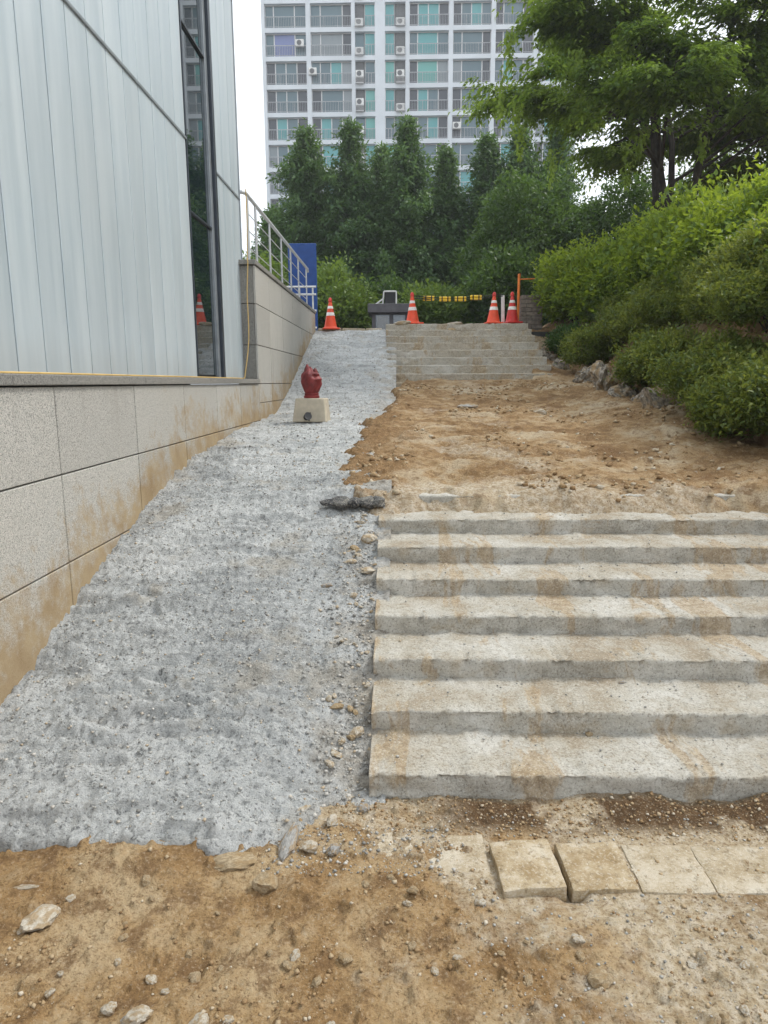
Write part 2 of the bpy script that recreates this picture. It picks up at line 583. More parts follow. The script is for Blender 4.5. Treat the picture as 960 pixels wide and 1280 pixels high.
M_DIRT = dirt_mat('foreground_dirt', 'front')
M_DIRT2 = dirt_mat('landing_dirt', 'landing')
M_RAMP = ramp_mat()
M_STEP = step_mat()
M_STEP_UP = step_mat('soiled_step_concrete', 0.5)
M_GRANITE = granite_mat('granite')
M_COPE_PIERSHADE = granite_mat('coping_pier_shade_granite', False, 0.52)  # coping tone; on the pier front it paints in the shade
M_MORTAR = plain('joint_mortar', (0.14, 0.13, 0.115), 0.95)
M_CLAD = clad_mat()
M_DARKMETAL = plain('dark_frame_metal', (0.045, 0.055, 0.07), 0.4, 0.4)
M_GREYMETAL = plain('grey_frame_metal', (0.30, 0.33, 0.36), 0.4, 0.5)
M_STEEL = plain('brushed_steel', (0.62, 0.64, 0.66), 0.42, 0.3, 0.06)
M_WHITE = plain('white_paint', (0.74, 0.74, 0.72), 0.5)
M_ORANGE = plain('cone_orange', (0.78, 0.075, 0.02), 0.5, var=0.1)
M_RED = plain('cone_red', (0.62, 0.035, 0.03), 0.5, var=0.1)
M_REFLECT = plain('reflective_band', (0.80, 0.76, 0.72), 0.35)
M_BLUE = plain('blue_sign_paint', (0.010, 0.065, 0.27), 0.5)
M_POSTORANGE = plain('orange_post_paint', (0.78, 0.20, 0.02), 0.5)
M_YELLOW = plain('yellow_plastic', (0.80, 0.52, 0.03), 0.45)
M_CABLE = plain('yellow_cable', (0.56, 0.38, 0.13), 0.7)
M_BLACK = plain('black_plastic', (0.02, 0.02, 0.022), 0.5)
M_KIOSK = plain('kiosk_grey', (0.115, 0.11, 0.12), 0.6)
M_BRICK = plain('weathered_brick', (0.20, 0.165, 0.135), 0.9, var=0.3, scale=9)
M_BARK = plain('bark', (0.040, 0.033, 0.027), 0.95, var=0.4, scale=5)
M_STATUE = plain('red_lacquer', (0.19, 0.022, 0.022), 0.55, var=0.35, scale=9)
M_PED = plain('pedestal_stone', (0.50, 0.44, 0.34), 0.85, var=0.12, scale=8)
M_PAVER = rock_like('old_paver', (0.34, 0.25, 0.14), (0.46, 0.37, 0.245), (0.58, 0.515, 0.41))
M_PAVER2 = rock_like('dusty_paver', (0.37, 0.295, 0.19), (0.475, 0.40, 0.29), (0.57, 0.51, 0.41))
M_ROPE = plain('dark_rope', (0.03, 0.03, 0.03), 0.8)
M_BLUEP = plain('blue_plastic', (0.03, 0.22, 0.62), 0.5)


def glass_mat(name, col, ior=1.9, rough=0.02):
    t = NT(name)
    t.done(col, rough, spec=0.5)
    t.p.inputs['IOR'].default_value = ior
    return t.m


M_GLASS = glass_mat('tinted_glass', (0.012, 0.022, 0.026), 2.3, 0.015)


def rock_mat(name, a, b, spots=0.3):
    t = NT(name)
    t.co = t.tc.outputs['Generated']
    t.per_object()
    c = t.ramp(t.noise(9, 6, 0.65), [(0.4, a), (0.6, b)])
    c = t.mix(t.ramp(t.noise(3.3, 5), [(0.46, 0.0), (0.58, 0.75)]), c, (0.36, 0.25, 0.13))
    n = t.bump(t.noise(14, 6, 0.7), 0.6, 0.02)
    return t.done(c, 0.9, spec=0.2, normal=n)


M_ROCK = rock_mat('weathered_boulder', (0.13, 0.115, 0.095), (0.40, 0.36, 0.30))
M_STONE_TAN = rock_mat('tan_stone', (0.30, 0.23, 0.14), (0.50, 0.40, 0.27))
M_STONE_PALE = rock_mat('pale_stone', (0.46, 0.41, 0.33), (0.62, 0.57, 0.48))
M_STONE_GREY = rock_mat('grey_stone', (0.29, 0.285, 0.27), (0.45, 0.44, 0.42))


def crumb_mat(name, stops):
    t = NT(name)
    c = t.ramp(t.attr('rnd'), stops)
    n = t.bump(t.noise(120, 4, 0.7), 0.5, 0.004)
    return t.done(c, 0.95, spec=0.15, normal=n)


M_CRUMB_C = crumb_mat('concrete_crumbs', [(0.0, (0.22, 0.215, 0.20)), (0.4, (0.40, 0.395, 0.37)), (0.75, (0.55, 0.53, 0.49)), (1.0, (0.46, 0.37, 0.26))])
M_CRUMB_D = crumb_mat('dirt_crumbs', [(0.0, (0.26, 0.165, 0.085)), (0.5, (0.37, 0.26, 0.145)), (0.85, (0.45, 0.35, 0.225)), (1.0, (0.60, 0.54, 0.44))])

L_BIG = leaf_mat('zelkova_leaf', (0.032, 0.066, 0.020), (0.080, 0.150, 0.034), (0.24, 0.34, 0.06), 0.50)
L_HEDGE = leaf_mat('hedge_leaf', (0.032, 0.078, 0.018), (0.125, 0.215, 0.034), (0.38, 0.46, 0.060), 0.48)
L_AZA = leaf_mat('azalea_leaf', (0.034, 0.070, 0.020), (0.115, 0.18, 0.040), (0.34, 0.36, 0.095), 0.40)
L_CON = leaf_mat('redwood_leaf', (0.036, 0.082, 0.032), (0.075, 0.150, 0.055), (0.14, 0.235, 0.08), 0.38)
L_DARK = leaf_mat('dark_shrub_leaf', (0.026, 0.060, 0.020), (0.058, 0.118, 0.034), (0.12, 0.20, 0.05), 0.36)
L_MID = leaf_mat('mid_shrub_leaf', (0.050, 0.100, 0.024), (0.10, 0.18, 0.038), (0.20, 0.28, 0.06), 0.38)

# ------------------------------------------------------------------ ground shape
FY, FZ = np.array(FOOT).T
RY, RZ = np.array([(2.2, -0.05), (2.45, 0.0), (2.75, 0.03), (5.0, 0.82), (5.10, 0.86), (5.19, 0.97), (6.5, 1.07), (8, 1.2), (10.5, 1.40), (12.5, 1.74), (16.1, 2.92)]).T
CY, CZ = np.array([(4.8, 0.88), (5.15, 0.928), (5.6, 0.965), (6.5, 1.07), (8, 1.21), (10.5, 1.42), (12.5, 1.745), (12.9, 1.83), (16.2, 3.0)]).T
BY, BZ = np.array([(2.0, 0.1), (5.0, 0.97), (6.7, 1.14), (8.4, 1.42), (10.4, 1.56), (12.0, 1.72), (14.2, 2.0), (15.7, 2.30), (16.6, 2.95), (30, 3.0)]).T


def z_ramp_base(X, Y):
    t = sstep(-0.85 - 1.0 * sstep(3.0, 5.0, Y), -0.15, X)
    return np.interp(Y, FY, FZ) * (1 - t) + np.interp(Y, RY, RZ) * t


def z_ramp(X, Y):
    z = z_ramp_base(X, Y)
    rough = 0.012 * fbm(X * 2.2, Y * 2.6, 3, 2) + 0.011 * fbm(X * 5.2, Y * 7, 4, 3) + 0.012 * fbm(X * 15, Y * 17, 4, 5, 0.65)
    pit = np.abs(fbm(X * 26, Y * 26, 3, 9))
    rough = rough - 0.016 * sstep(0.5, 1.0, pit)
    # scrape marks of a bucket, running across the ramp
    m = sstep(-0.15, 0.35, fbm(X * 1.1 + 3, Y * 0.9, 2, 21)) * sstep(-0.35, -0.8, X) * sstep(2.5, 3.0, Y) * sstep(9.0, 6.5, Y)
    wob = Y * 48 + 3.5 * perlin(X * 2.2, Y * 3, 40)
    rough = rough + m * 0.030 * np.sin(wob) * (0.6 + perlin(X * 5, Y * 9, 41))
    gz = perlin(X * 1.6 + 0.3 * perlin(X * 4, Y * 4, 70), Y * 7.0, 71)
    rough = rough - 0.036 * sstep(0.42, 0.54, gz) * sstep(0.1, 0.3, perlin(X * 0.9, Y * 0.8, 72) + 0.25)
    ledge = sstep(0.25, 0.5, perlin(X * 1.3, Y * 5.5, 77)) - 0.5
    rough = rough + 0.020 * ledge
    toe = 2.30 + 0.05 * fbm(X * 2.6, X * 0, 3, 60) + 0.016 * fbm(X * 11, Y * 0 + 5, 3, 61) + 0.30 * sstep(-0.42, -0.28, X)
    z = z + rough
    return z - 0.22 * sstep(toe + 0.012, toe - 0.035, Y)


def z_front(X, Y):
    z = 0.018 * fbm(X * 1.4, Y * 1.4, 4, 100) + 0.008 * fbm(X * 7, Y * 7, 4, 101, 0.6) + 0.0035 * fbm(X * 33, Y * 33, 3, 102, 0.6)
    lump = fbm(X * 14, Y * 14, 2, 104)
    z = z + 0.020 * sstep(0.40, 0.85, lump) + 0.008 * sstep(0.35, 0.8, fbm(X * 31, Y * 31, 2, 105))
    # mound pushed up against the ramp
    z = z + 0.045 * np.exp(-((X + 0.95) / 0.40) ** 2 - ((Y - 2.26) / 0.16) ** 2) + 0.035 * np.exp(-((X + 0.1) / 0.35) ** 2 - ((Y - 2.1) / 0.12) ** 2)
    z = z + 0.01 * sstep(2.0, 2.4, Y) * sstep(0.2, -0.4, X)
    # flat bed where the paving lies, a shallow trough in front of the bottom riser
    k = sstep(0.15, 0.45, X) * sstep(1.85, 2.12, Y)
    z = z * (1 - 0.75 * k) - 0.004 * k
    z = z + 0.05 * sstep(2.50, 2.68, Y) * sstep(0.0, 0.3, X) * np.clip(0.35 + fbm(X * 2.4, Y * 2, 4, 120), 0, 2)
    # hole where the loose paver has tipped
    z = z - 0.06 * np.exp(-(((X - 0.60) / 0.05) ** 4)) * np.exp(-(((Y - 2.27) / 0.14) ** 4))
    # footprint hollows
    for (hx, hy, hr, hd) in [(-0.62, 1.86, 0.085, 0.022), (-1.02, 2.18, 0.06, 0.018), (0.12, 1.93, 0.05, 0.012), (-0.42, 2.02, 0.03, 0.01)]:
        z = z - hd * np.exp(-((X - hx) / hr) ** 2 - ((Y - hy) / (hr * 0.75)) ** 2)
    z = z - 0.25 * sstep(2.85, 3.1, Y)
    return z


def z_land(X, Y):
    t = sstep(1.8, 3.5, X)
    z = np.interp(Y, CY, CZ) * (1 - t) + np.interp(Y, BY, BZ) * t
    z = z + 0.028 * fbm(X * 1.6, Y * 1.6, 4, 200) + 0.010 * fbm(X * 8, Y * 8, 4, 201, 0.6)
    z = z + 0.02 * sstep(0.2, 0.6, fbm(X * 3.5, Y * 2.2, 4, 204, 0.6))
    clod = fbm(X * 11, Y * 11, 3, 203)
    z = z + 0.020 * sstep(0.35, 0.9, clod) * (0.4 + sstep(0.6, -0.2, X) + sstep(1.6, 3.0, X))
    # tracks of a small digger
    for cx, w in ((0.62, 0.26), (1.02, 0.16)):
        c = cx + 0.02 * (Y - 6)
        m = sstep(w, w - 0.06, np.abs(X - c)) * sstep(5.3, 5.8, Y) * sstep(10.0, 8.5, Y)
        z = z + m * (0.022 * np.sin(Y * 2 * np.pi / 0.125 + 0.4 * perlin(X * 3, Y * 2, 220)) - 0.012)
    z = z + 0.012
    # ragged edges: towards the ramp, over the top step, up the upper flight
    z = z + 0.03 * sstep(0.35, -0.1, X)
    el = -0.24 + 0.14 * fbm(X * 0, Y * 1.0, 3, 230) + 0.05 * fbm(X * 5, Y * 6, 3, 231) + 0.30 * sstep(8.5, 11.5, Y) - 0.16 * sstep(5.2, 6.0, Y) * sstep(9.5, 7.0, Y)
    z = z - 0.25 * sstep(el, el - 0.25, X)
    ef = 5.22 + 0.10 * fbm(X * 1.1, Y * 0, 4, 240) + 0.05 * fbm(X * 6, Y * 6, 3, 241)
    z = z - 0.30 * sstep(ef, ef - 0.45, Y) * sstep(3.6, 3.4, X)
    eb = 12.75 + 0.2 * fbm(X * 1.2, Y * 0, 3, 250) + 3.9 * sstep(2.35, 2.95, X)
    z = z - 0.30 * sstep(eb - 0.1, eb + 0.5, Y)
    return z


def z_bank(X, Y):
    f = np.interp(Y, BY, BZ)
    z = f - 0.10 + 0.25 * sstep(3.3, 3.55, X) + sstep(3.45, 4.4, X) * np.clip(2.75 - f, 0.15, 2) + 0.10 * np.clip(X - 4.4, 0, 30)
    return z + 0.05 * fbm(X * 1.5, Y * 1.5, 3, 300)


M_BANK = dirt_mat('bank_dirt', 'bank')
M_SOIL = plain('bank_soil', (0.17, 0.115, 0.065), 0.95, var=0.35, scale=4)
M_ASPH2 = rock_like('broken_asphalt', (0.045, 0.046, 0.05), (0.09, 0.09, 0.09), (0.17, 0.165, 0.15))
M_ASPH = plain('asphalt', (0.055, 0.055, 0.056), 0.95, var=0.25, scale=8)
M_FIELD = plain('dusty_ground', (0.27, 0.21, 0.14), 0.95, var=0.3, scale=0.6)

# far ground: lower level behind the camera and the street level at the top of the stairs
g = MB()
g.box(-900, 900, -900, 16.25, -0.9, -0.35)
tag(g.build('ground', M_FIELD), 'bare dusty ground around the building site', kind='structure')
g = MB()
g.box(-900, 900, 16.26, 1500, 2.0, 2.86)
tag(g.build('street', M_ASPH), 'asphalt street level at the top of the stairs', kind='structure')

xs = spans((-6, -2.2, 0.12), (-2.2, -1.6, 0.03), (-1.6, 1.7, 0.0075), (1.7, 3.8, 0.03))
ys = spans((-5, 0.8, 0.15), (0.8, 1.45, 0.03), (1.45, 2.75, 0.0075), (2.75, 3.2, 0.03))
tag(grid_obj('dirt_ground', xs, ys, z_front, M_DIRT), 'brown dirt and stones in the foreground', kind='structure')
xs = spans((-1.93, -0.06, 0.0105))
ys = spans((2.15, 5.6, 0.0105), (5.6, 8.5, 0.022), (8.5, 16.3, 0.04))
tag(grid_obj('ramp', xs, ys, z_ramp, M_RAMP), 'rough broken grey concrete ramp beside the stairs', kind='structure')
xs = spans((-0.95, 2.0, 0.02), (2.0, 3.75, 0.028))
ys = spans((4.75, 8.0, 0.019), (8.0, 17.0, 0.03))
tag(grid_obj('dirt_landing', xs, ys, z_land, M_DIRT2), 'trampled brown dirt between the two flights', kind='structure')
xs = spans((3.2, 5, 0.06), (5, 22, 0.4))
ys = spans((1.5, 5, 0.2), (5, 17, 0.08), (17, 22, 0.4))
tag(grid_obj('planting_bank', xs, ys, z_bank, M_BANK), 'soil bank under the shrubs right of the stairs', kind='structure')


# ------------------------------------------------------------------ stairs, every step a piece
def step_mesh(name, X0, X1, y0, zt, h, d, seed, dx=0.016, nt=22, mat=None):
    xs_ = np.linspace(X0, X1, int((X1 - X0) / dx) + 1)
    prof = []
    for s in np.linspace(0, 1, 12)[:-1]:
        prof.append((0.016 * (1 - s), -h - 0.05 + s * (h + 0.05 - 0.018), max(0.0, (s - 0.45) / 0.55) ** 2, 1.0))       # riser
    for a in np.linspace(0, math.pi / 2, 5):
        prof.append((0.018 - 0.018 * math.cos(a), -0.018 + 0.018 * math.sin(a), 1.0, 1 - a / (math.pi / 2)))   # worn nosing
    for s in np.linspace(0, 1, nt)[1:]:
        prof.append((0.018 + s * (d + 0.06 - 0.018), 0.006 * s, (1 - s) ** 3, 0.0))         # tread
    P = np.array(prof)
    X, J = np.meshgrid(xs_, np.arange(len(P)))
    py, pz, nose, rise = P[J, 0], P[J, 1], P[J, 2], P[J, 3]
    u = py + pz
    wob = 0.006 * fbm(X * 0.5, X * 0 + seed, 2, seed)
    Y = y0 + py + wob
    Z = zt + pz + 0.005 * fbm(X * 0.9, X * 0 + 3.3, 2, seed + 1)
    lump = 0.0045 * fbm(X * 5, u * 8 + seed, 4, seed + 2, 0.65) + 0.0045 * fbm(X * 26, u * 26, 3, seed + 3, 0.6)
    back = np.clip((py - d + 0.10) / 0.10, 0, 1) ** 2 * (1 - rise) * (pz > -0.001)
    Z = Z + back * np.clip(0.004 + 0.012 * fbm(X * 5.2, X * 0 + 1.7, 5, seed + 11, 0.7), 0, 1)
    Y = Y + rise * lump * 1.0
    Z = Z + (1 - rise) * lump * 0.85
    chip = sstep(0.42, 0.62, fbm(X * 2.6, X * 0 + 9.1, 5, seed + 5, 0.75)) + 0.5 * sstep(0.3, 0.5, fbm(X * 15, X * 0 + 4.1, 3, seed + 6, 0.7))
    Y = Y + nose * rise * chip * 0.026
    Z = Z - nose * chip * 0.014 * (1 - rise)
    # mortar crust left at the foot of the riser
    crust = np.clip(-(pz + h - 0.03) / 0.06, 0, 1) * rise
    Y = Y - crust * 0.045 * np.clip(0.1 + fbm(X * 4, u * 8, 5, seed + 8, 0.7), 0, 1.2)
    n0, n1 = X.shape
    v = np.stack([X.ravel(), Y.ravel(), Z.ravel()], 1)
    i = np.arange(n1 * (n0 - 1)).reshape(n0 - 1, n1)[:, :-1].ravel()
    f = [np.stack([i, i + 1, i + n1 + 1, i + n1], 1)]
    # end caps: fans down to a back-bottom vertex
    nv = len(v)
    for e, col in ((0, 0), (1, n1 - 1)):
        xx = X[0, col]
        v = np.vstack([v, [[xx, y0 + d + 0.06, zt - h - 0.05]]])
        idx = np.arange(n0) * n1 + col
        a, b = idx[:-1], idx[1:]
        c = np.full(len(a), nv + e)
        q = np.stack([a, b, c, c], 1) if e else np.stack([b, a, c, c], 1)
        f.append(q)
    quads = f[0]
    tris = np.vstack(f[1:])[:, :3]
    me = bpy.data.meshes.new(name)
    allf = [tuple(r) for r in quads.tolist()] + [tuple(r) for r in tris.tolist()]
    me.from_pydata(v.tolist(), [], allf)
    me.polygons.foreach_set('use_smooth', np.r_[np.ones(len(quads), bool), np.zeros(len(tris), bool)])
    me.update()
    me.materials.append(mat or M_STEP)
    return me


st = empty('concrete_staircase', (0, 0, 0))
tag(st, 'lower flight of worn concrete steps stripped of paving, nearest the camera', 'staircase', 'flights of stripped concrete steps')
for n in range(8):
    xl = -0.13 - 0.003 * n
    link('step', step_mesh('step', xl, 3.7, 2.70 + 0.35 * n, 0.115 * (n + 1), 0.115, 0.35, 400 + n * 31, 0.016 if n < 5 else 0.022), st)
su = empty('concrete_staircase', (0, 0, 0))
tag(su, 'upper flight of dusty concrete steps climbing to the traffic cones', 'staircase', 'flights of stripped concrete steps')
for n in range(9):
    y0 = 12.55 + 0.43 * n
    link('step', step_mesh('step', -0.21 - 0.012 * n, 2.85, y0, 1.74 + 0.161 * n, 0.161, 0.43 if n < 8 else 1.6, 900 + n * 31, 0.03, 10, M_STEP_UP), su)


# ------------------------------------------------------------------ left side: granite walls, clad building, railing
WX = -1.90                                   # face of the granite
wall = empty('granite_wall', (WX, 6, 0))
tag(wall, 'low granite slab wall under the metal cladding, brown soil stain along its foot', 'wall')
core = MB().box(-2.28 - WX, -0.030, -8.0, 3.52, -0.6, 1.735)
core.build('backing', M_MORTAR, wall)
rows = [(-0.30, 0.225), (0.225, 0.735), (0.735, 1.245), (1.245, 1.738)]
ycuts = [-2.0, -0.86, 0.28, 1.42, 2.70, 3.85, 5.02, 6.18, 7.30, 8.40, 9.53]
G = 0.0045
panel_cache = {}


def slab(parent, y0, y1, z0, z1, px=0.0, mat=M_GRANITE, name='panel', proud=0.0, cy=6.0):
    k = (round(y1 - y0, 3), round(z1 - z0, 3), mat.name)
    if k not in panel_cache:
        w, h = (y1 - y0) / 2 - G, (z1 - z0) / 2 - G
        panel_cache[k] = MB().box(-0.028, 0.0, -w, w, -h, h, 0.0035).mesh('panel', mat)
    o = link(name, panel_cache[k], parent)
    o.location = (px + proud, (y0 + y1) / 2 - cy, (z0 + z1) / 2)
    return o


for z0, z1 in rows:
    for a, b in zip(ycuts[:-1], ycuts[1:]):
        slab(wall, a, b, z0, z1, 0.0, proud=random.uniform(-0.002, 0.002))
ylist = [-2.0, -0.2, 1.6, 3.4, 5.2, 7.0, 8.4, 9.50]
for a, b in zip(ylist[:-1], ylist[1:]):
    o = MB().box(-0.24, 0.025, -(b - a) / 2 + 0.002, (b - a) / 2 - 0.002, 0, 0.058, 0.005).build('coping_stone', M_COPE_PIERSHADE, wall)
    o.location = (0, (a + b) / 2 - 6, 1.742)

uwall = empty('granite_wall', (WX, 12.85, 0))
tag(uwall, 'taller pale granite wall carrying the steel railing along the upper ramp', 'wall')
MB().box(-0.28, -0.030, 9.56 - 12.85, 16.15 - 12.85, 1.0, 3.27).build('backing', M_MORTAR, uwall)
urows = [(0.95, 1.48), (1.48, 1.738), (1.738, 2.25), (2.25, 2.785), (2.785, 3.272)]
ucuts = [9.53, 10.50, 11.64, 12.77, 13.87, 15.02, 16.18]
for z0, z1 in urows:
    for a, b in zip(ucuts[:-1], ucuts[1:]):
        slab(uwall, a, b, z0, z1, 0.0, proud=random.uniform(-0.002, 0.002), cy=12.85)
# the pier front that faces down the ramp, and the wall's far end
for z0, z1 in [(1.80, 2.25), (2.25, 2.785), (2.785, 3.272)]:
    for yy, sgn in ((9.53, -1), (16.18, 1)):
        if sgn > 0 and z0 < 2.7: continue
        o = MB().box(-0.31, -0.031, -0.014, 0.014, z0 + G, z1 - G, 0.003).build('panel', M_COPE_PIERSHADE if sgn < 0 else M_GRANITE, uwall)  # darker granite on the pier front is its shade put into the colour
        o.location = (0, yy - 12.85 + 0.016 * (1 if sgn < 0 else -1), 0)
ul = [9.48, 11.0, 12.8, 14.6, 16.22]
for a, b in zip(ul[:-1], ul[1:]):
    o = MB().box(-0.335, 0.022, -(b - a) / 2 + 0.002, (b - a) / 2 - 0.002, 0, 0.058, 0.005).build('coping_stone', M_COPE_PIERSHADE, uwall)
    o.location = (0, (a + b) / 2 - 12.85, 3.276)

# clad building
CX = -2.10
bld = empty('clad_building', (CX, 6, 1.8))
tag(bld, 'building clad in tall silver metal panels with one narrow dark window', 'building')
bz = -1.8
MB().box(-9.0, -0.055, -9.0, 1.25, 1.55, 9.2).box(-9.0, -0.055, 1.25, 3.60, 1.81, 9.2).build('core_wall', M_DARKMETAL, bld).location = (0, 0, bz)
zseams = [1.805, 4.115, 6.45, 9.2]
clad_cache = {}


def clad_panel(a, b, z0, z1):
    k = (round(b - a, 3), round(z1 - z0, 3))
    if k not in clad_cache:
        w, h = (b - a) / 2 - 0.0065, (z1 - z0) / 2 - 0.006
        m = MB()
        # a tray panel: face with folded lips so that a real shadow gap shows at each joint
        m.box(-0.045, 0.0, -w, w, -h, h, 0.0025)
        clad_cache[k] = m.mesh('cladding_panel', M_CLAD)
    o = link('cladding_panel', clad_cache[k], bld)
    o.location = (random.uniform(-0.001, 0.001), (a + b) / 2 - 6, (z0 + z1) / 2 + bz)
    o.rotation_euler = (0, 0, R(random.uniform(-0.12, 0.12)))
    return o


W0 = 7.34
for z0, z1 in zip(zseams[:-1], zseams[1:]):
    y = W0
    while y > -0.6:
        clad_panel(y - 0.315, y, z0, z1)
        y -= 0.315
    for a, b in ((8.43, 8.84), (8.84, 9.25), (9.25, 9.655)):
        clad_panel(a, b, z0, z1)
# corner trim, seam flashings
MB().box(-0.06, 0.012, 3.657, 3.69, 1.805, 9.2, 0.004).build('corner_trim', M_GREYMETAL, bld).location = (0, 0, bz)
for zz in (4.115, 6.45):
    for a, b in ((-0.6, W0), (8.43, 9.655)):
        MB().box(-0.03, 0.014, a - 6, b - 6, zz - 0.012, zz + 0.012, 0.003).build('seam_trim', M_GREYMETAL, bld).location = (0, 0, bz)
# the narrow full-height window
win = empty('window', (0, (W0 + 8.41) / 2 - 6, 0.0)); win.parent = bld
wh = (8.41 - W0) / 2
f = MB()
f.box(-0.05, 0.030, wh - 0.075, wh + 0.012, 1.805, 9.2, 0.004)
f.box(-0.05, 0.010, -wh + 0.004, -wh + 0.03, 1.805, 9.2, 0.003)
f.build('frame', M_DARKMETAL, win).location = (0, 0, bz)
MB().box(-0.05, -0.004, wh - 0.17, wh - 0.08, 1.81, 9.2, 0.003).build('jamb', M_GREYMETAL, win).location = (0, 0, bz)
tz = [1.83, 3.46, 5.205, 7.0, 9.2]
for a, b in zip(tz[:-1], tz[1:]):
    MB().box(-0.046, -0.030, -wh + 0.03, wh - 0.172, a + 0.012, b - 0.012).build('pane', M_GLASS, win).location = (0, 0, bz)
for a in tz[1:-1]:
    MB().box(-0.05, -0.006, -wh + 0.03, wh - 0.172, a - 0.011, a + 0.011, 0.002).build('transom', M_DARKMETAL, win).location = (0, 0, bz)

# railing on the upper wall
rail = empty('steel_railing', (-2.04, 12.9, 3.334))
tag(rail, 'brushed steel handrail with flat posts on top of the granite wall', 'railing')
RT = 0.89
pts = [(0, -3.12 + 0.0, RT), (0, 3.25, RT)]
MB().tube([(-0.10, -3.16, RT), (-0.04, -3.16, RT), (0.0, -3.10, RT), (0, 3.22, RT), (0, 3.27, RT - 0.05)], 0.026, 12).build('handrail', M_STEEL, rail, True)
for yy in (-3.02, -2.48, -1.40, -0.30, 0.75, 1.75, 2.98):
    MB().box(-0.009, 0.009, -0.045, 0.045, 0.0, RT - 0.02, 0.002).build('post', M_STEEL, rail).location = (0, yy, 0)
for zz in (0.22, 0.44, 0.66):
    MB().tube([(0.0, -3.05, zz), (0, 3.0, zz)], 0.007, 8).build('rod', M_STEEL, rail, True)

# yellow cable: hangs from the handrail, down the pier, then lies along the coping
cp = []
for k in range(9):
    s = k / 8
    cp.append((-2.02 + 0.006 * math.sin(s * 5), 9.72 - 0.02 * s, 4.252 - s * 0.90))
cp += [(-2.01, 9.60, 3.349), (-1.985, 9.47, 3.347), (-1.97, 9.445, 3.30)]
for k in range(1, 10):
    s = k / 9
    cp.append((-1.96 - 0.05 * s - 0.018 * math.sin(s * 7), 9.44 - 0.22 * s * s, 3.30 - s * 1.485))
for k in range(1, 60):
    s = k / 59
    cp.append((-2.035 + 0.07 * math.sin(s * 5.0) * (1 - 0.3 * s) + 0.02 * math.sin(s * 23), 9.2 - s * 8.2, 1.809))
MB().tube(cp, 0.0065, 8).build('yellow_cable', M_CABLE, None, True)
tag(bpy.data.objects['yellow_cable'], 'thin yellow cable hanging from the handrail and lying along the coping', 'cable')

# ------------------------------------------------------------------ top of the stairs
def cone(loc, col, label, rz=0.0, tilt=(0, 0), s=1.0):
    c = empty('traffic_cone', loc, rz)
    c.rotation_euler = (R(tilt[0]), R(tilt[1]), rz)
    c.scale = (s, s, s)
    tag(c, label, 'cone', 'traffic cones along the top of the site')
    MB().box(-0.19, 0.19, -0.19, 0.19, 0, 0.035, 0.012).build('base', col, c)
    def rad(z): return 0.150 - (0.150 - 0.032) * (z - 0.035) / 0.575
    MB().lathe([(0.165, 0.035), (0.150, 0.055)] + [(rad(z), z) for z in np.linspace(0.06, 0.61, 14)] + [(0.028, 0.615)], 24).build('body', col, c, True)
    for z0, z1 in ((0.30, 0.375), (0.455, 0.515)):
        MB().lathe([(rad(z0) + 0.001, z0), (rad(z0) + 0.004, z0 + 0.003), (rad(z1) + 0.004, z1 - 0.003), (rad(z1) + 0.001, z1)], 24).build('reflective_band', M_REFLECT, c, True)
    MB().lathe([(0.028, 0.60), (0.042, 0.615), (0.042, 0.655), (0.030, 0.685), (0.012, 0.70)], 16).build('cap', M_RED, c, True)
    return c


cone((-1.56, 16.25, 2.93), M_ORANGE, 'orange cone standing alone at the top of the grey ramp', 0.2)
cone((0.30, 16.35, 3.045), M_ORANGE, 'orange cone beside the grey kiosk at the top of the stairs', 0.5, (1, -2))
cone((2.13, 16.40, 3.045), M_ORANGE, 'orange cone right of the striped rope, left of the white post', 0.1, (0, 1))
cone((2.575, 16.52, 3.06), M_RED, 'redder cone between the white post and the orange pole', 0.3, (0, -1))

o = MB().tube([(0.30, 16.35, 3.67), (0.8, 16.4, 3.63), (1.3, 16.42, 3.62), (1.8, 16.45, 3.655), (2.36, 16.62, 3.72)], 0.010, 6).tube(
    [(0.30, 16.35, 3.62), (0.8, 16.4, 3.585), (1.3, 16.42, 3.578), (1.8, 16.45, 3.61), (2.36, 16.62, 3.68)], 0.010, 6)
rp = empty('barrier_rope', (0, 0, 0)); tag(rp, 'dark double rope with yellow and black sleeves tied between the cones', 'rope')
o.build('rope', M_ROPE, rp)
for xx, zz in ((0.66, 3.645), (1.03, 3.628), (1.38, 3.628), (1.73, 3.655)):
    for dz in (0.0, -0.055):
        o = MB().lathe([(0.020, -0.13), (0.027, -0.12), (0.027, 0.12), (0.020, 0.13)], 10).build('sleeve', M_YELLOW, rp, True)
        o.matrix_local = Matrix.Translation((xx, 16.41, zz + dz)) @ Matrix.Rotation(R(90), 4, 'Y')
        for e in (-0.065, 0.065):
            b_ = MB().lathe([(0.0285, -0.014), (0.0285, 0.014)], 10).build('stripe', M_BLACK, o); b_.location = (0, 0, e)

o = MB().box(-0.035, 0.035, -0.035, 0.035, 0, 0.66, 0.004).build('white_post', M_WHITE)
o.location = (2.39, 16.68, 3.04); o.rotation_euler = (0, R(-1.5), 0)
tag(o, 'short white square post between the two right-hand cones', 'post')
op = empty('orange_pole', (2.72, 16.60, 3.04)); tag(op, 'tall thin orange pole with a cross arm beside the hedge', 'pole')
MB().tube([(0, 0, 0), (0, 0, 1.12)], 0.030, 10).build('shaft', M_POSTORANGE, op, True)
MB().tube([(0, 0, 1.0), (0.55, 0.1, 1.03)], 0.014, 8).build('arm', M_POSTORANGE, op, True)

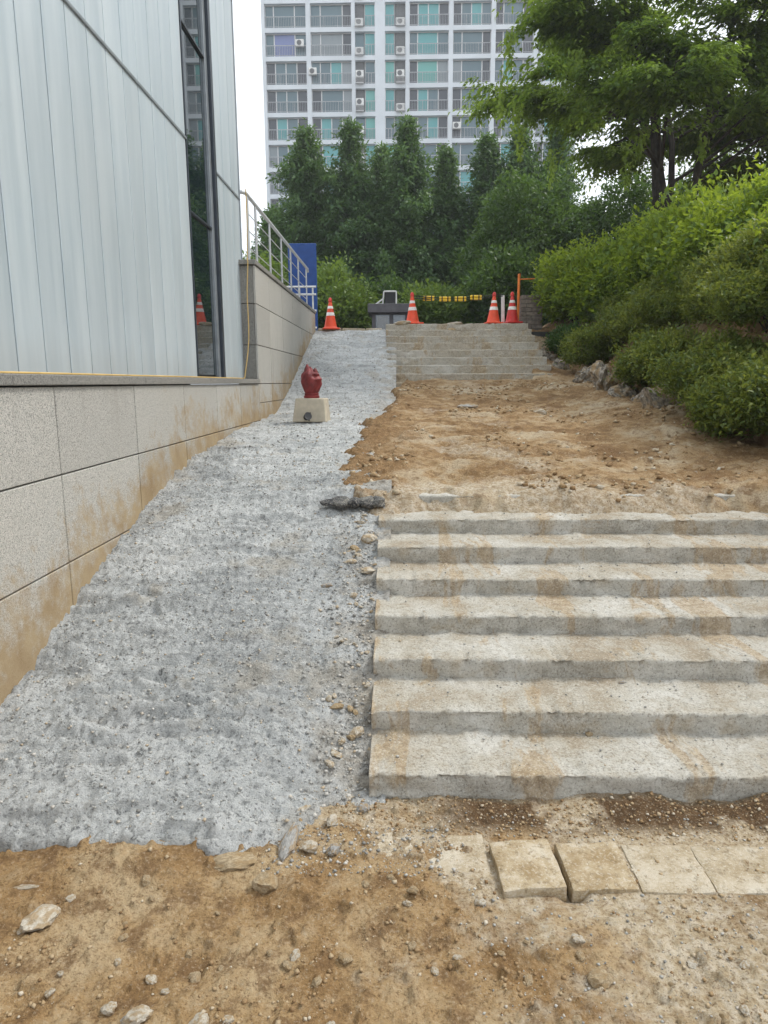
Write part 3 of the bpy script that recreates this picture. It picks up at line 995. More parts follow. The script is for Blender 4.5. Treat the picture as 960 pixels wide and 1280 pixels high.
# brick pillar
bp = empty('brick_pillar', (3.02, 16.75, 2.95)); tag(bp, 'low weathered brick pillar between the orange pole and the hedge', 'pillar')
MB().box(-0.24, 0.24, -0.2, 0.2, -0.3, 0.74).build('mortar', M_MORTAR, bp)
brick = MB().box(-0.118, 0.118, -0.215, 0.215, 0.0, 0.084, 0.006).mesh('brick', M_BRICK)
half = MB().box(-0.057, 0.057, -0.215, 0.215, 0.0, 0.084, 0.006).mesh('brick', M_BRICK)
for r_ in range(8):
    lay = [(-0.126, brick), (0.126, brick)] if r_ % 2 == 0 else [(-0.187, half), (0.0, brick), (0.187, half)]
    for xx, me in lay:
        o = link('brick', me, bp)
        o.location = (xx + random.uniform(-0.004, 0.004), random.uniform(-0.006, 0.006), r_ * 0.093)
        o.rotation_euler = (0, 0, R(random.uniform(-1, 1)))

# kerb at the head of the ramp
kb = empty('kerb', (-1.1, 16.30, 2.84)); tag(kb, 'pale kerb stones lying across the head of the ramp', 'kerb')
for xx, w in ((-0.48, 0.26), (0.06, 0.26), (0.52, 0.18)):
    o = MB().box(-w, w, -0.09, 0.09, 0, 0.115, 0.012).build('kerb_stone', M_PAVER2, kb)
    o.location = (xx, random.uniform(-0.01, 0.01), random.uniform(-0.01, 0.01)); o.rotation_euler = (0, R(random.uniform(-1.5, 1.5)), R(random.uniform(-1, 1)))

# kiosk
ki = empty('kiosk', (-0.33, 22.2, 2.87)); tag(ki, 'small dark grey flat-roofed kiosk beyond the top of the stairs', 'kiosk')
MB().box(-0.52, 0.62, -0.02, 1.3, 0, 0.98).build('wall', M_KIOSK, ki)
MB().box(-0.64, 0.75, -0.2, 1.45, 0.98, 1.24, 0.01).build('roof', M_KIOSK, ki)
w_ = MB().box(-0.40, 0.02, -0.05, -0.022, 0.22, 0.92).build('window', M_GREYMETAL, ki)
MB().box(-0.36, -0.02, -0.06, -0.051, 0.26, 0.88).build('pane', M_GLASS, w_)
MB().box(0.14, 0.50, -0.05, -0.022, 0.02, 0.92, 0.004).build('door', M_GREYMETAL, ki)
wf = empty('rooftop_box', (-0.31, 22.4, 4.115)); tag(wf, 'white tube framed box standing on the kiosk roof', 'frame')
fr = MB()
for a, b in (((-0.21, 0, 0), (-0.17, 0, 0.40)), ((-0.17, 0, 0.40), (0.21, 0, 0.40)), ((0.21, 0, 0.40), (0.21, 0, 0)), ((-0.42, 0.0, 0.02), (-0.17, 0, 0.20)), ((-0.42, 0, 0.02), (-0.2, 0, 0.02))):
    fr.tube([a, b], 0.022, 6)
fr.build('tube_frame', M_WHITE, wf)
MB().box(-0.15, 0.19, 0.03, 0.25, 0.02, 0.38, 0.01).build('box', M_BLACK, wf)

# blue sign, white pipe barrier, small blue bag behind the railing
sg = empty('blue_sign', (-2.88, 21.6, 2.87)); tag(sg, 'blue sign board standing behind the railing', 'sign')
MB().box(-0.42, 0.42, -0.04, 0.04, 0.45, 2.92, 0.01).build('board', M_BLUE, sg)
for xx in (-0.38, 0.38): MB().box(xx - 0.04, xx + 0.04, -0.03, 0.03, 0, 0.45).build('leg', M_GREYMETAL, sg)
pf = empty('pipe_barrier', (-3.0, 19.5, 2.87)); tag(pf, 'white pipe barrier in front of the blue sign', 'barrier')
for zz in (0.35, 0.8, 1.22, 1.42): MB().tube([(-1.2, 0, zz), (0.75, 0, zz)], 0.026, 8).build('rail', M_WHITE, pf, True)
for xx in (-1.1, -0.62, -0.15, 0.3, 0.66): MB().tube([(xx, 0, 0), (xx, 0, 1.42)], 0.022, 8).build('post', M_WHITE, pf, True)

# ------------------------------------------------------------------ red figure on its block, on the ramp
def figure_mesh():
    nz, na = 44, 48
    v = []
    for i in range(nz):
        s = i / (nz - 1)
        z = 0.055 + s * 0.345
        r = 0.074 + 0.055 * math.sin(math.pi * min(1, s * 1.12)) ** 0.8
        if s > 0.72: r *= max(0.06, 1 - ((s - 0.72) / 0.29) ** 1.6)
        for k in range(na):
            a = 2 * math.pi * k / na
            q = r
            # folded wings: long slanting ridges, a flattened face on the right, brow and chin
            q += 0.010 * math.sin(5 * a + s * 5.5) * math.sin(math.pi * s) + 0.004 * math.sin(11 * a - s * 14)
            face = math.exp(-((a - 5.6) / 0.55) ** 2)
            q += face * (0.020 * math.exp(-((s - 0.74) / 0.05) ** 2) - 0.018 * math.exp(-((s - 0.64) / 0.04) ** 2) + 0.016 * math.exp(-((s - 0.53) / 0.06) ** 2))
            x, y = q * math.cos(a) * 0.98, q * math.sin(a) * 0.95
            x += -0.035 * max(0, s - 0.55) ** 1.0 * 1.2
            v.append((x, y, z))
    f = []
    for i in range(nz - 1):
        for k in range(na):
            f.append((i * na + k, i * na + (k + 1) % na, (i + 1) * na + (k + 1) % na, (i + 1) * na + k))
    f.append(tuple(range(na - 1, -1, -1))); f.append(tuple(range((nz - 1) * na, nz * na)))
    m = MB().add(v, f)
    return m


stt = empty('red_statue', (-1.135, 9.10, 1.555)); tag(stt, 'small dark red carved figure standing on a pale stone block', 'statue')
figure_mesh().build('figure', M_STATUE, stt, True)
MB().lathe([(0.098, 0.0), (0.102, 0.012), (0.102, 0.028), (0.086, 0.036), (0.094, 0.045), (0.094, 0.06), (0.07, 0.07)], 28).build('base', M_STATUE, stt, True)
MB().lathe([(0.045, 0.33), (0.040, 0.36), (0.024, 0.40), (0.010, 0.425), (0.002, 0.432)], 12, (-0.05, 0.0, 0.0)).build('crest', M_STATUE, stt, True)
MB().lathe([(0.030, 0.30), (0.034, 0.335), (0.022, 0.365), (0.004, 0.38)], 12, (0.055, -0.03, 0.0)).build('crest', M_STATUE, stt, True)
pb = MB()
pb.add([(-0.225, -0.16, 0), (0.215, -0.16, 0), (0.215, 0.16, 0), (-0.225, 0.16, 0), (-0.185, -0.13, 0.30), (0.19, -0.13, 0.30), (0.19, 0.13, 0.30), (-0.185, 0.13, 0.30)],
       [(3, 2, 1, 0), (4, 5, 6, 7), (0, 1, 5, 4), (1, 2, 6, 5), (2, 3, 7, 6), (3, 0, 4, 7)])
o = pb.build('stone_block', M_PED); o.location = (-1.135, 9.10, 1.253); o.rotation_euler = (0, 0, R(-6))
bv = o.modifiers.new('edge', 'BEVEL'); bv.width = 0.012; bv.segments = 2
tag(o, 'pale tapered stone block under the red figure', 'block')
sl = empty('spot_lamp', (-1.17, 8.86, 1.27)); tag(sl, 'small dark garden spot lamp lying against the stone block', 'lamp')
h_ = MB().lathe([(0.022, -0.05), (0.040, -0.03), (0.046, 0.03), (0.050, 0.04), (0.030, 0.036)], 16).build('lamp_head', M_BLACK, sl, True)
h_.rotation_euler = (R(70), 0, R(30)); h_.location = (0, 0, 0.055)
MB().tube([(0.02, 0.01, 0.0), (0.04, 0.02, 0.11)], 0.009, 6).build('stake', M_BLACK, sl)

# ------------------------------------------------------------------ pavers at the foot of the stairs
def paver(loc, sx, sy, h, rot, mat, name='paver_slab'):
    bm = bmesh.new()
    bmesh.ops.create_cube(bm, size=1)
    for v in bm.verts: v.co = (v.co.x * sx, v.co.y * sy, v.co.z * h)
    bmesh.ops.bevel(bm, geom=bm.edges[:], offset=0.005, segments=2, affect='EDGES', profile=0.5)
    bmesh.ops.subdivide_edges(bm, edges=[e for e in bm.edges if e.calc_length() > 0.1], cuts=7, use_grid_fill=True)
    sd = int(abs(loc[0]) * 100)
    for v in bm.verts:
        n = float(fbm(v.co.x * 9 + loc[0] * 10, v.co.y * 9 + loc[1], 3, 50 + sd))
        v.co.z += 0.005 * n
        v.co.x += 0.004 * float(fbm(v.co.y * 14, v.co.z * 14, 2, 51 + sd)); v.co.y += 0.004 * float(fbm(v.co.x * 14, v.co.z * 9, 2, 52 + sd))
    me = bpy.data.meshes.new(name); bm.to_mesh(me); bm.free(); me.materials.append(mat)
    me.polygons.foreach_set('use_smooth', np.ones(len(me.polygons), bool)); me.set_sharp_from_angle(angle=R(35))
    o = link(name, me); o.location = loc; o.rotation_euler = tuple(R(a) for a in rot)
    return o


o = paver((0.462, 2.262, 0.000), 0.225, 0.245, 0.065, (3.0, -1.0, 5), M_PAVER)
tag(o, 'loose square tan paver tipped out of line, left of a dark gap', 'paver', 'loose pavers at the foot of the stairs')
o = paver((0.715, 2.282, -0.020), 0.235, 0.25, 0.065, (0.5, 0.5, 2), M_PAVER)
tag(o, 'square tan paver just right of the dark gap', 'paver', 'loose pavers at the foot of the stairs')
pr = empty('paving_row', (0, 0, 0)); tag(pr, 'row of dusty slabs still bedded in front of the bottom step', 'paving')
xx = 0.845
for k, w in enumerate((0.26, 0.30, 0.31, 0.30, 0.30, 0.30, 0.30)):
    o = paver((xx + w / 2, 2.285 + random.uniform(-0.006, 0.006), -0.026 + random.uniform(-0.003, 0.003)), w - 0.004, 0.25, 0.06, (random.uniform(-0.6, 0.6), random.uniform(-0.6, 0.6), random.uniform(-0.8, 0.8)), M_PAVER2, 'slab')
    o.parent = pr
    xx += w
for (lx, ly, w, d_) in ((0.20, 2.33, 0.26, 0.24), (-0.06, 2.36, 0.22, 0.22)):
    o = paver((lx, ly, -0.027), w, d_, 0.06, (random.uniform(-1, 1), random.uniform(-1, 1), 3), M_PAVER2, 'slab'); o.parent = pr


# ------------------------------------------------------------------ stones and rubble
def rock_mesh(name, sx, sy, sz, seed, mat, sub=2, ang=0.35, amp=0.10):
    rg = np.random.default_rng(seed)
    bm = bmesh.new()
    bmesh.ops.create_icosphere(bm, subdivisions=sub, radius=1)
    # facet the ball with random planes so that it reads as broken stone
    planes = [(Vector(rg.normal(size=3)).normalized(), rg.uniform(0.62, 0.92)) for _ in range(9)]
    for v in bm.verts:
        c = v.co.copy()
        for n, dd in planes:
            k = c.dot(n)
            if k > dd: c -= n * (k - dd) * 0.9
        c *= 1 + amp * float(fbm(c.x * 2 + seed + c.z * 1.3, c.y * 2 + c.z, 4, seed % 97, 0.6))
        v.co = (c.x * sx, c.y * sy, c.z * sz)
    me = bpy.data.meshes.new(name); bm.to_mesh(me); bm.free(); me.materials.append(mat)
    me.polygons.foreach_set('use_smooth', np.ones(len(me.polygons), bool)); me.set_sharp_from_angle(angle=ang)
    return me


def zground(x, y):
    if y < 2.75 and (x > -0.45 or y < 2.28):
        return float(z_front(np.array([x]), np.array([y]))[0])
    if x > -0.1 and y > 5.1: return float(z_land(np.array([x]), np.array([y]))[0])
    if x > -0.12:
        n = int((y - 2.70) / 0.35); return 0.115 * (n + 1)
    return max(float(z_ramp(np.array([x]), np.array([y]))[0]), float(z_land(np.array([x]), np.array([y]))[0]) if y > 5 else -9)


SPECIAL = [  # x, y, sx, sy, sz, rot, material, label
    (-0.415, 2.36, 0.034, 0.100, 0.030, -8, M_STONE_GREY, 'long grey stone splinter standing at the corner of the ramp'),
    (-1.185, 1.975, 0.045, 0.070, 0.030, -28, M_STONE_PALE, 'elongated tan stone alone at the far left of the dirt'),
    (-0.62, 2.245, 0.100, 0.045, 0.020, 4, M_STONE_TAN, 'broad flat tan stone half buried just below the ramp edge'),
    (-0.47, 2.14, 0.045, 0.045, 0.035, 20, M_STONE_TAN, 'lumpy brown stone below the broad flat one'),
    (-0.73, 1.635, 0.040, 0.028, 0.022, 10, M_STONE_PALE, 'pale stone at the bottom edge, left of a white one'),
    (-0.555, 1.62, 0.028, 0.030, 0.022, 0, M_STONE_PALE, 'white rounded stone at the bottom edge of the picture'),
    (-0.83, 1.68, 0.024, 0.020, 0.017, 0, M_STONE_PALE, 'small pale pebble low on the left dirt'),
    (-0.755, 1.63, 0.022, 0.020, 0.018, 40, M_STONE_GREY, 'grey pebble low on the left dirt'),
    (0.60, 1.80, 0.040, 0.030, 0.022, 0, M_STONE_TAN, 'blocky tan stone below the loose pavers'),
    (-0.17, 1.86, 0.024, 0.020, 0.018, 0, M_STONE_TAN, 'round tan stone in the middle of the dirt'),
    (-0.15, 2.60, 0.028, 0.024, 0.024, 0, M_STONE_GREY, 'dark grey round stone beside the bottom step corner'),
    (-0.34, 2.33, 0.035, 0.030, 0.025, 20, M_STONE_PALE, 'pale stone right of the long grey splinter'),
    (-0.245, 2.32, 0.032, 0.024, 0.022, 50, M_STONE_GREY, 'grey stone at the lower end of the rubble strip'),
    (-0.235, 2.70, 0.050, 0.045, 0.012, 15, M_STONE_PALE, 'flat white flake on the rubble beside the second step'),
    (-0.27, 2.50, 0.038, 0.028, 0.024, 80, M_STONE_PALE, 'pale chunk in the middle of the rubble strip'),
    (-0.21, 4.62, 0.060, 0.050, 0.035, 30, M_STONE_PALE, 'pale broken slab wedged beside the upper steps of the lower flight'),
    (-0.20, 4.30, 0.055, 0.040, 0.022, 10, M_STONE_PALE, 'flat pale chip under the broken slab beside the steps'),
    (-0.45, 4.12, 0.040, 0.018, 0.016, 25, M_STONE_GREY, 'thin grey splinter lying on the right of the ramp'),
    (0.90, 1.87, 0.020, 0.016, 0.010, 0, M_STONE_PALE, 'small white chip on the dusty ground at the right'),
    (-1.31, 2.13, 0.060, 0.010, 0.008, 10, M_STONE_PALE, 'thin white sliver on the dirt below the left of the ramp'),
    (0.89, 3.04, 0.020, 0.016, 0.014, 0, M_STONE_TAN, 'small brown pebble on the tread of the lowest step'),
    (1.13, 3.36, 0.018, 0.016, 0.014, 0, M_STONE_GREY, 'dark pebble on the second tread at the right'),
    (1.85, 9.3, 0.10, 0.06, 0.05, 0, M_STONE_PALE, 'whitish stone on the dirt landing'),
    (0.95, 9.9, 0.16, 0.07, 0.035, 5, M_STONE_GREY, 'dark flat slab fragment on the dirt landing'),
    (0.05, 16.05, 0.22, 0.12, 0.05, 8, M_STONE_PALE, 'flat pale slab at the top left of the upper flight'),
    (1.15, 15.85, 0.11, 0.07, 0.04, 0, M_STONE_TAN, 'tan stone on the top steps of the upper flight'),
    (1.25, 16.3, 0.20, 0.10, 0.04, -10, M_STONE_PALE, 'pale slab piece behind the striped rope at the stair head'),
]
for i, (x, y, sx, sy, sz, rz, mat, lab) in enumerate(SPECIAL):
    o = link('stone', rock_mesh('stone', sx, sy, sz, 500 + i, mat, 3, 0.5, 0.16))
    zg = zground(x, y) if y < 12 else (3.03 if y > 15.9 else 2.87)
    if y > 15.7 and y < 15.95: zg = 2.87
    o.location = (x, y, zg + sz * 0.45)
    o.rotation_euler = (R(random.uniform(-8, 8)), R(random.uniform(-8, 8)), R(rz))
    tag(o, lab, 'stone', 'stones picked out on the site')

loose = [rock_mesh('stone', 1, 0.8, 0.62, 700 + k, m, 3, 0.5, 0.2) for k, m in enumerate((M_STONE_TAN, M_STONE_TAN, M_STONE_PALE, M_STONE_TAN, M_STONE_PALE))]
cnt = 0
while cnt < 46:
    x, y = random.uniform(-1.2, 1.15), random.uniform(1.62, 2.26)
    if x > 0.3 and y > 2.02: continue
    if any((x - s[0]) ** 2 + (y - s[1]) ** 2 < 0.006 for s in SPECIAL): continue
    s = random.choice((0.011, 0.013, 0.015, 0.018, 0.022))
    o = link('stone', loose[cnt % 5]); o.scale = (s, s, s)
    o.location = (x, y, zground(x, y) + s * 0.12); o.rotation_euler = (R(random.uniform(-20, 20)), R(random.uniform(-20, 20)), random.uniform(0, 6))
    tag(o, 'one of the small stones strewn over the foreground dirt', 'stone', 'small stones in the foreground dirt')
    cnt += 1
cnt = 0
while cnt < 44:
    y = random.uniform(2.35, 4.95); x = random.uniform(-0.36, -0.15) - 0.06 * (y < 2.7)
    if any((x - s[0]) ** 2 + (y - s[1]) ** 2 < 0.006 for s in SPECIAL): continue
    s = random.choice((0.014, 0.018, 0.024, 0.032, 0.040))
    o = link('stone', loose[(2, 4, 2, 0, 2)[cnt % 5]]); o.scale = (s * random.uniform(0.8, 1.4), s, s * 0.8)
    o.location = (x, y, zground(x, y) + s * 0.3); o.rotation_euler = (R(random.uniform(-25, 25)), R(random.uniform(-25, 25)), random.uniform(0, 6))
    tag(o, 'one of the pale chunks in the rubble strip beside the lower flight', 'stone', 'rubble between ramp and lower flight')
    cnt += 1


def crumbs(name, pts, sizes, mat, label):
    base = np.array([(0, 0, 1), (0.9, 0, 0.1), (0.1, 0.95, 0), (-0.9, 0.1, -0.1), (0, -0.85, 0.15), (0.1, 0, -0.8)], float)
    fac = np.array([(0, 1, 2), (0, 2, 3), (0, 3, 4), (0, 4, 1), (5, 2, 1), (5, 3, 2), (5, 4, 3), (5, 1, 4)])
    N = len(pts)
    q = RNG.normal(size=(N, 4)); q /= np.linalg.norm(q, axis=1)[:, None]
    w, x, y, z = q.T
    Rm = np.stack([1 - 2 * (y * y + z * z), 2 * (x * y - z * w), 2 * (x * z + y * w), 2 * (x * y + z * w), 1 - 2 * (x * x + z * z), 2 * (y * z - x * w),
                   2 * (x * z - y * w), 2 * (y * z + x * w), 1 - 2 * (x * x + y * y)], 1).reshape(N, 3, 3)
    b = base[None] * RNG.uniform(0.65, 1.25, size=(N, 6, 3))
    v = np.einsum('nij,nkj->nki', Rm, b) * sizes[:, None, None]
    v[:, :, 2] *= 0.7
    v += pts[:, None, :]
    f = fac[None] + (np.arange(N) * 6)[:, None, None]
    rnd = np.repeat(RNG.uniform(0, 1, N), 6)
    o = link(name, np_mesh(name, v.reshape(-1, 3), f.reshape(-1, 3), mat, False, rnd))
    return tag(o, label, kind='stuff')


def scatter(n, x0, x1, y0, y1, zf, smin, smax, pw=3.0, keep=None):
    x, y = RNG.uniform(x0, x1, n), RNG.uniform(y0, y1, n)
    if keep is not None:
        k = RNG.uniform(0, 1, n) < keep(x, y)
        x, y = x[k], y[k]
    s = smin + (smax - smin) * RNG.uniform(0, 1, len(x)) ** pw
    return np.stack([x, y, zf(x, y) + s * 0.25], 1), s


def stair_z(x, y):
    n = np.floor((y - 2.72) / 0.35)
    return 0.115 * (n + 1) + 0.006


A = [scatter(6500, -1.25, 1.35, 1.5, 2.5, z_front, 0.002, 0.013, 4.5, lambda x, y: np.clip(0.45 + 1.2 * fbm(x * 2.2, y * 2.2, 3, 130), 0.08, 1)), scatter(1500, -0.3, 1.6, 2.45, 2.7, z_front, 0.003, 0.012, 3)]
crumbs('dirt_crumbs', np.vstack([a[0] for a in A]), np.concatenate([a[1] for a in A]), M_CRUMB_D, 'loose crumbs of soil over the foreground dirt')
A = [scatter(9000, -1.88, -0.16, 2.36, 6.5, z_ramp, 0.003, 0.013, 3.5),
     scatter(3000, -0.48, -0.14, 2.32, 5.1, z_ramp, 0.003, 0.017, 3.2, lambda x, y: np.clip((x + 0.46 + 0.14 * fbm(x * 2, y * 2.2, 2, 88)) * 4, 0, 1)),
     scatter(3000, -1.88, -0.3, 6.5, 16, z_ramp, 0.006, 0.022, 3.5),
     scatter(600, -0.5, 0.2, 2.2, 2.5, z_front, 0.003, 0.012, 3.2),
     scatter(1300, 0.2, 1.5, 1.6, 2.6, z_front, 0.002, 0.009, 4)]
crumbs('rubble_crumbs', np.vstack([a[0] for a in A]), np.concatenate([a[1] for a in A]), M_CRUMB_C, 'loose grey concrete crumbs over the ramp')
A = [scatter(5200, -0.10, 3.2, 2.74, 5.1, stair_z, 0.002, 0.010, 4.0, lambda x, y: 0.25 + 0.75 * ((((y - 2.72) / 0.35) % 1) > 0.72))]
crumbs('step_crumbs', A[0][0], A[0][1], M_CRUMB_C, 'fine grit lying on the concrete treads')
A = [scatter(16000, -0.75, 3.5, 5.1, 12.6, z_land, 0.004, 0.042, 6.0, lambda x, y: np.clip(0.12 + 1.6 * fbm(x * 1.1, y * 0.9, 3, 260), 0, 1))]
A.append(scatter(5000, 3.3, 4.6, 6.0, 15.5, z_bank, 0.006, 0.045, 5.0))
A = [(np.vstack([a[0] for a in A]), np.concatenate([a[1] for a in A]))]
crumbs('landing_crumbs', A[0][0], A[0][1], M_CRUMB_D, 'clods and grit over the dirt landing')

# broken edge of the dark base course at the head of the lower ramp
ae = empty('asphalt_edge', (-0.33, 5.09, 0.882))
tag(ae, 'broken edge of dark asphalt where the dirt landing meets the lower ramp', 'asphalt')
for i, (x, y, sx, sy, sz, rz) in enumerate([(-0.19, -0.03, 0.060, 0.07, 0.022, 10), (-0.10, -0.045, 0.070, 0.08, 0.036, -25), (0.00, -0.05, 0.065, 0.09, 0.042, 15), (0.09, -0.045, 0.065, 0.08, 0.046, -8), (0.165, -0.03, 0.050, 0.09, 0.048, 30), (-0.05, -0.07, 0.035, 0.03, 0.018, 50), (0.06, -0.08, 0.030, 0.03, 0.02, 70)]):
    o = link('shard', rock_mesh('shard', sx * 1.35, sy, sz, 860 + i, M_ASPH2, 2, 0.15, 0.25), ae)
    o.location = (x, y, 0.0); o.rotation_euler = (R(random.uniform(-10, 10)), R(random.uniform(-8, 8)), R(rz))


# ------------------------------------------------------------------ foliage
def leaves_mesh(name, P, D, L, Wd, mat, rnd, flat=0.5):
    """kite-shaped folded leaves: P base points, D axis directions"""
    N = len(P)
    D = D / (np.linalg.norm(D, axis=1)[:, None] + 1e-9)
    H = RNG.normal(size=(N, 3)) * flat
    H[:, 2] += 1.0
    S = np.cross(D, H); S /= (np.linalg.norm(S, axis=1)[:, None] + 1e-9)
    U = np.cross(S, D)
    L = L[:, None]; Wd = Wd[:, None]
    v = np.stack([P, P + D * L * 0.42 + S * Wd * 0.5 + U * Wd * 0.16, P + D * L - U * L * 0.10, P + D * L * 0.42 - S * Wd * 0.5 + U * Wd * 0.16], 1)
    f = np.arange(4 * N).reshape(N, 4)
    return np_mesh(name, v.reshape(-1, 3), f, mat, False, np.repeat(rnd, 4))


def clump_leaves(tips, dirs, per, spread, ll, lw, mat, name='foliage', droop=0.15, bright=None):
    n = len(tips)
    T = np.repeat(tips, per, 0); Dd = np.repeat(dirs, per, 0)
    N = len(T)
    off = RNG.normal(size=(N, 3)) * spread
    back = RNG.uniform(-1.6, 0.8, N)[:, None] * spread
    P = T + off * np.array([1, 1, 0.8]) + Dd * back
    D = Dd * 0.8 + RNG.normal(size=(N, 3)) * 0.65
    D[:, 2] -= droop
    L = ll * RNG.uniform(0.65, 1.25, N); W_ = lw * RNG.uniform(0.7, 1.2, N)
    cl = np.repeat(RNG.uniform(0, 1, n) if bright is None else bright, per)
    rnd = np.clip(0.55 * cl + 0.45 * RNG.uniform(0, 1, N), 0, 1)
    return leaves_mesh(name, P, D, L, W_, mat, rnd)


def bush(name, loc, rx, ry, h, seed, mat, ntip, per, ll, lw, spread, label, cat, group, lump=0.28, stems=6, skirt=0.0):
    """shrub: twigs end on a lumpy dome, each twig tip carries a rosette of leaves"""
    rg = np.random.default_rng(seed)
    root = empty(name, loc)
    tag(root, label, cat, group)
    u = rg.uniform(-0.12 - skirt, 1, ntip); a = rg.uniform(0, 2 * np.pi, ntip)
    ci = np.sqrt(np.clip(1 - u * u, 0, 1))
    d = np.stack([ci * np.cos(a), ci * np.sin(a), u], 1)
    lumps = rg.normal(size=(9, 3)); lumps[:, 2] = np.abs(lumps[:, 2]); lumps /= np.linalg.norm(lumps, axis=1)[:, None]
    k = np.max(np.exp((d @ lumps.T - 1) * 7), axis=1)
    rad = (1 - lump) + lump * 1.5 * k + rg.normal(size=ntip) * 0.05
    rad *= np.where(rg.uniform(0, 1, ntip) < 0.40, rg.uniform(0.55, 0.95, ntip), 1.0)
    rad = np.where(rg.uniform(0, 1, ntip) < 0.09, rad * rg.uniform(1.08, 1.30, ntip), rad)
    tips = d * rad[:, None] * np.array([rx, ry, h * 0.62]) + np.array([0, 0, h * 0.38])
    tips[:, 2] = np.maximum(tips[:, 2], 0.03)
    dirs = d * 0.7 + np.array([0, 0, 0.6]) + rg.normal(size=(ntip, 3)) * 0.25
    dirs /= np.linalg.norm(dirs, axis=1)[:, None]
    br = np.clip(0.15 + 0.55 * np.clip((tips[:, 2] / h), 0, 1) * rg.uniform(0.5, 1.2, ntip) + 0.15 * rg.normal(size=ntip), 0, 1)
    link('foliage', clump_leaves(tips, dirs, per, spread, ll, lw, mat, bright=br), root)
    m = MB()
    for s in range(stems):
        t = tips[rg.integers(0, ntip)] * 0.8
        m.tube([(t[0] * 0.1, t[1] * 0.1, -0.08), (t[0] * 0.4, t[1] * 0.4, t[2] * 0.55), tuple(t)], [0.018 * h, 0.012 * h, 0.004 * h], 5)
    m.build('stem', M_BARK, root, True)
    return root


# boulders edging the planting bank
BO = [(3.32, 16.2, 2.55, 0.22, 0.2, 0.2, 'small weathered boulder at the stair head, farthest along the bank edge'),
      (3.40, 15.1, 2.22, 0.30, 0.34, 0.27, 'grey craggy boulder beside the upper steps'),
      (3.36, 14.1, 1.98, 0.26, 0.28, 0.31, 'upright pale grey boulder beside the foot of the upper flight'),
      (3.62, 13.2, 2.42, 0.30, 0.25, 0.14, 'flat whitish boulder on top of the bank above the upright grey one'),
      (3.42, 11.1, 1.82, 0.24, 0.34, 0.30, 'tan boulder between two azaleas at the middle of the bank'),
      (3.42, 10.2, 1.58, 0.24, 0.28, 0.20, 'small pale boulder half hidden under an azalea'),
      (3.42, 8.75, 1.50, 0.26, 0.36, 0.26, 'flat topped pale boulder, nearest to the camera in the bank edge'),
      (3.44, 12.3, 1.86, 0.22, 0.30, 0.22, 'brown boulder between the upright grey and the tan boulder'),
      (3.46, 9.5, 1.52, 0.16, 0.22, 0.16, 'little brown boulder behind the flat topped one')]
for i, (x, y, z, sx, sy, sz, lab) in enumerate(BO):
    o = link('boulder', rock_mesh('boulder', sx * 0.9, sy * 0.9, sz * 0.95, 40 + i, M_ROCK, 4, 0.45, 0.30))
    o.location = (x - 0.22, y, z - 0.06); o.rotation_euler = (R(random.uniform(-8, 8)), R(random.uniform(-8, 8)), random.uniform(0, 6))
    tag(o, lab, 'boulder', 'boulders edging the planting bank')

AZ = [(3.75, 14.95, 0.42, 0.50, 'dark low shrub beside the stair head boulders'),
      (3.70, 13.05, 0.52, 0.62, 'azalea right of the upright grey boulder'),
      (4.00, 11.9, 0.62, 0.60, 'azalea on the bank behind the tan boulder'),
      (3.66, 10.25, 0.46, 0.66, 'yellowish azalea hanging over the bank between the tan and flat boulders'),
      (4.05, 10.6, 0.60, 0.60, 'azalea on the bank above the yellowish one'),
      (3.72, 9.55, 0.44, 0.55, 'azalea just behind the flat topped boulder'),
      (3.80, 7.95, 0.52, 0.66, 'azalea just in front of the flat topped boulder'),
      (4.20, 9.0, 0.60, 0.55, 'azalea on the bank above the flat topped boulder'),
      (3.72, 7.15, 0.48, 0.62, 'azalea spilling over the bank edge at the right of the picture'),
      (4.15, 7.8, 0.60, 0.60, 'azalea high on the bank at the right edge of the picture'),
      (4.45, 9.9, 0.55, 0.55, 'azalea tucked under the middle of the hedge'),
      (4.40, 8.4, 0.55, 0.58, 'azalea tucked under the right end of the hedge'),
      (4.30, 11.6, 0.5, 0.5, 'small azalea under the hedge near its left end'),
      (3.85, 6.45, 0.5, 0.6, 'azalea cut off by the right edge of the picture'),
      (3.98, 12.6, 0.45, 0.5, 'small azalea left of the bank middle, under the hedge'),
      (4.55, 9.15, 0.55, 0.5, 'azalea between the flat boulder and the hedge foot'),
      (4.60, 7.7, 0.55, 0.5, 'azalea at the hedge foot by the right edge'),
      (4.25, 13.6, 0.5, 0.5, 'low azalea under the hedge above the upper flight'),
      (4.3, 7.0, 0.5, 0.5, 'azalea at the far right, above the one spilling over the edge')]
for i, (x, y, r_, h, lab) in enumerate(AZ):
    edge = x < 3.9
    if edge: x -= 0.10 + (0.16 if y < 8.6 else 0.0)
    r_ *= 1.12 if edge else 1.05; h *= 1.15 if edge else (1.12 if y < 9.6 else 0.9)
    if not edge and y < 9.6: x -= 0.14
    z = float(z_bank(np.array([x]), np.array([y]))[0]) - (0.10 if edge else 0.06)
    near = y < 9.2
    bush('azalea_shrub', (x, y, z), r_, r_ * 1.05, h, 60 + i, L_AZA if i else L_DARK, 560 if near else 420, 24, 0.060 if near else 0.066, 0.027 if near else 0.030, 0.055, lab, 'shrub', 'azaleas on the bank', 0.40, 9, 0.3)

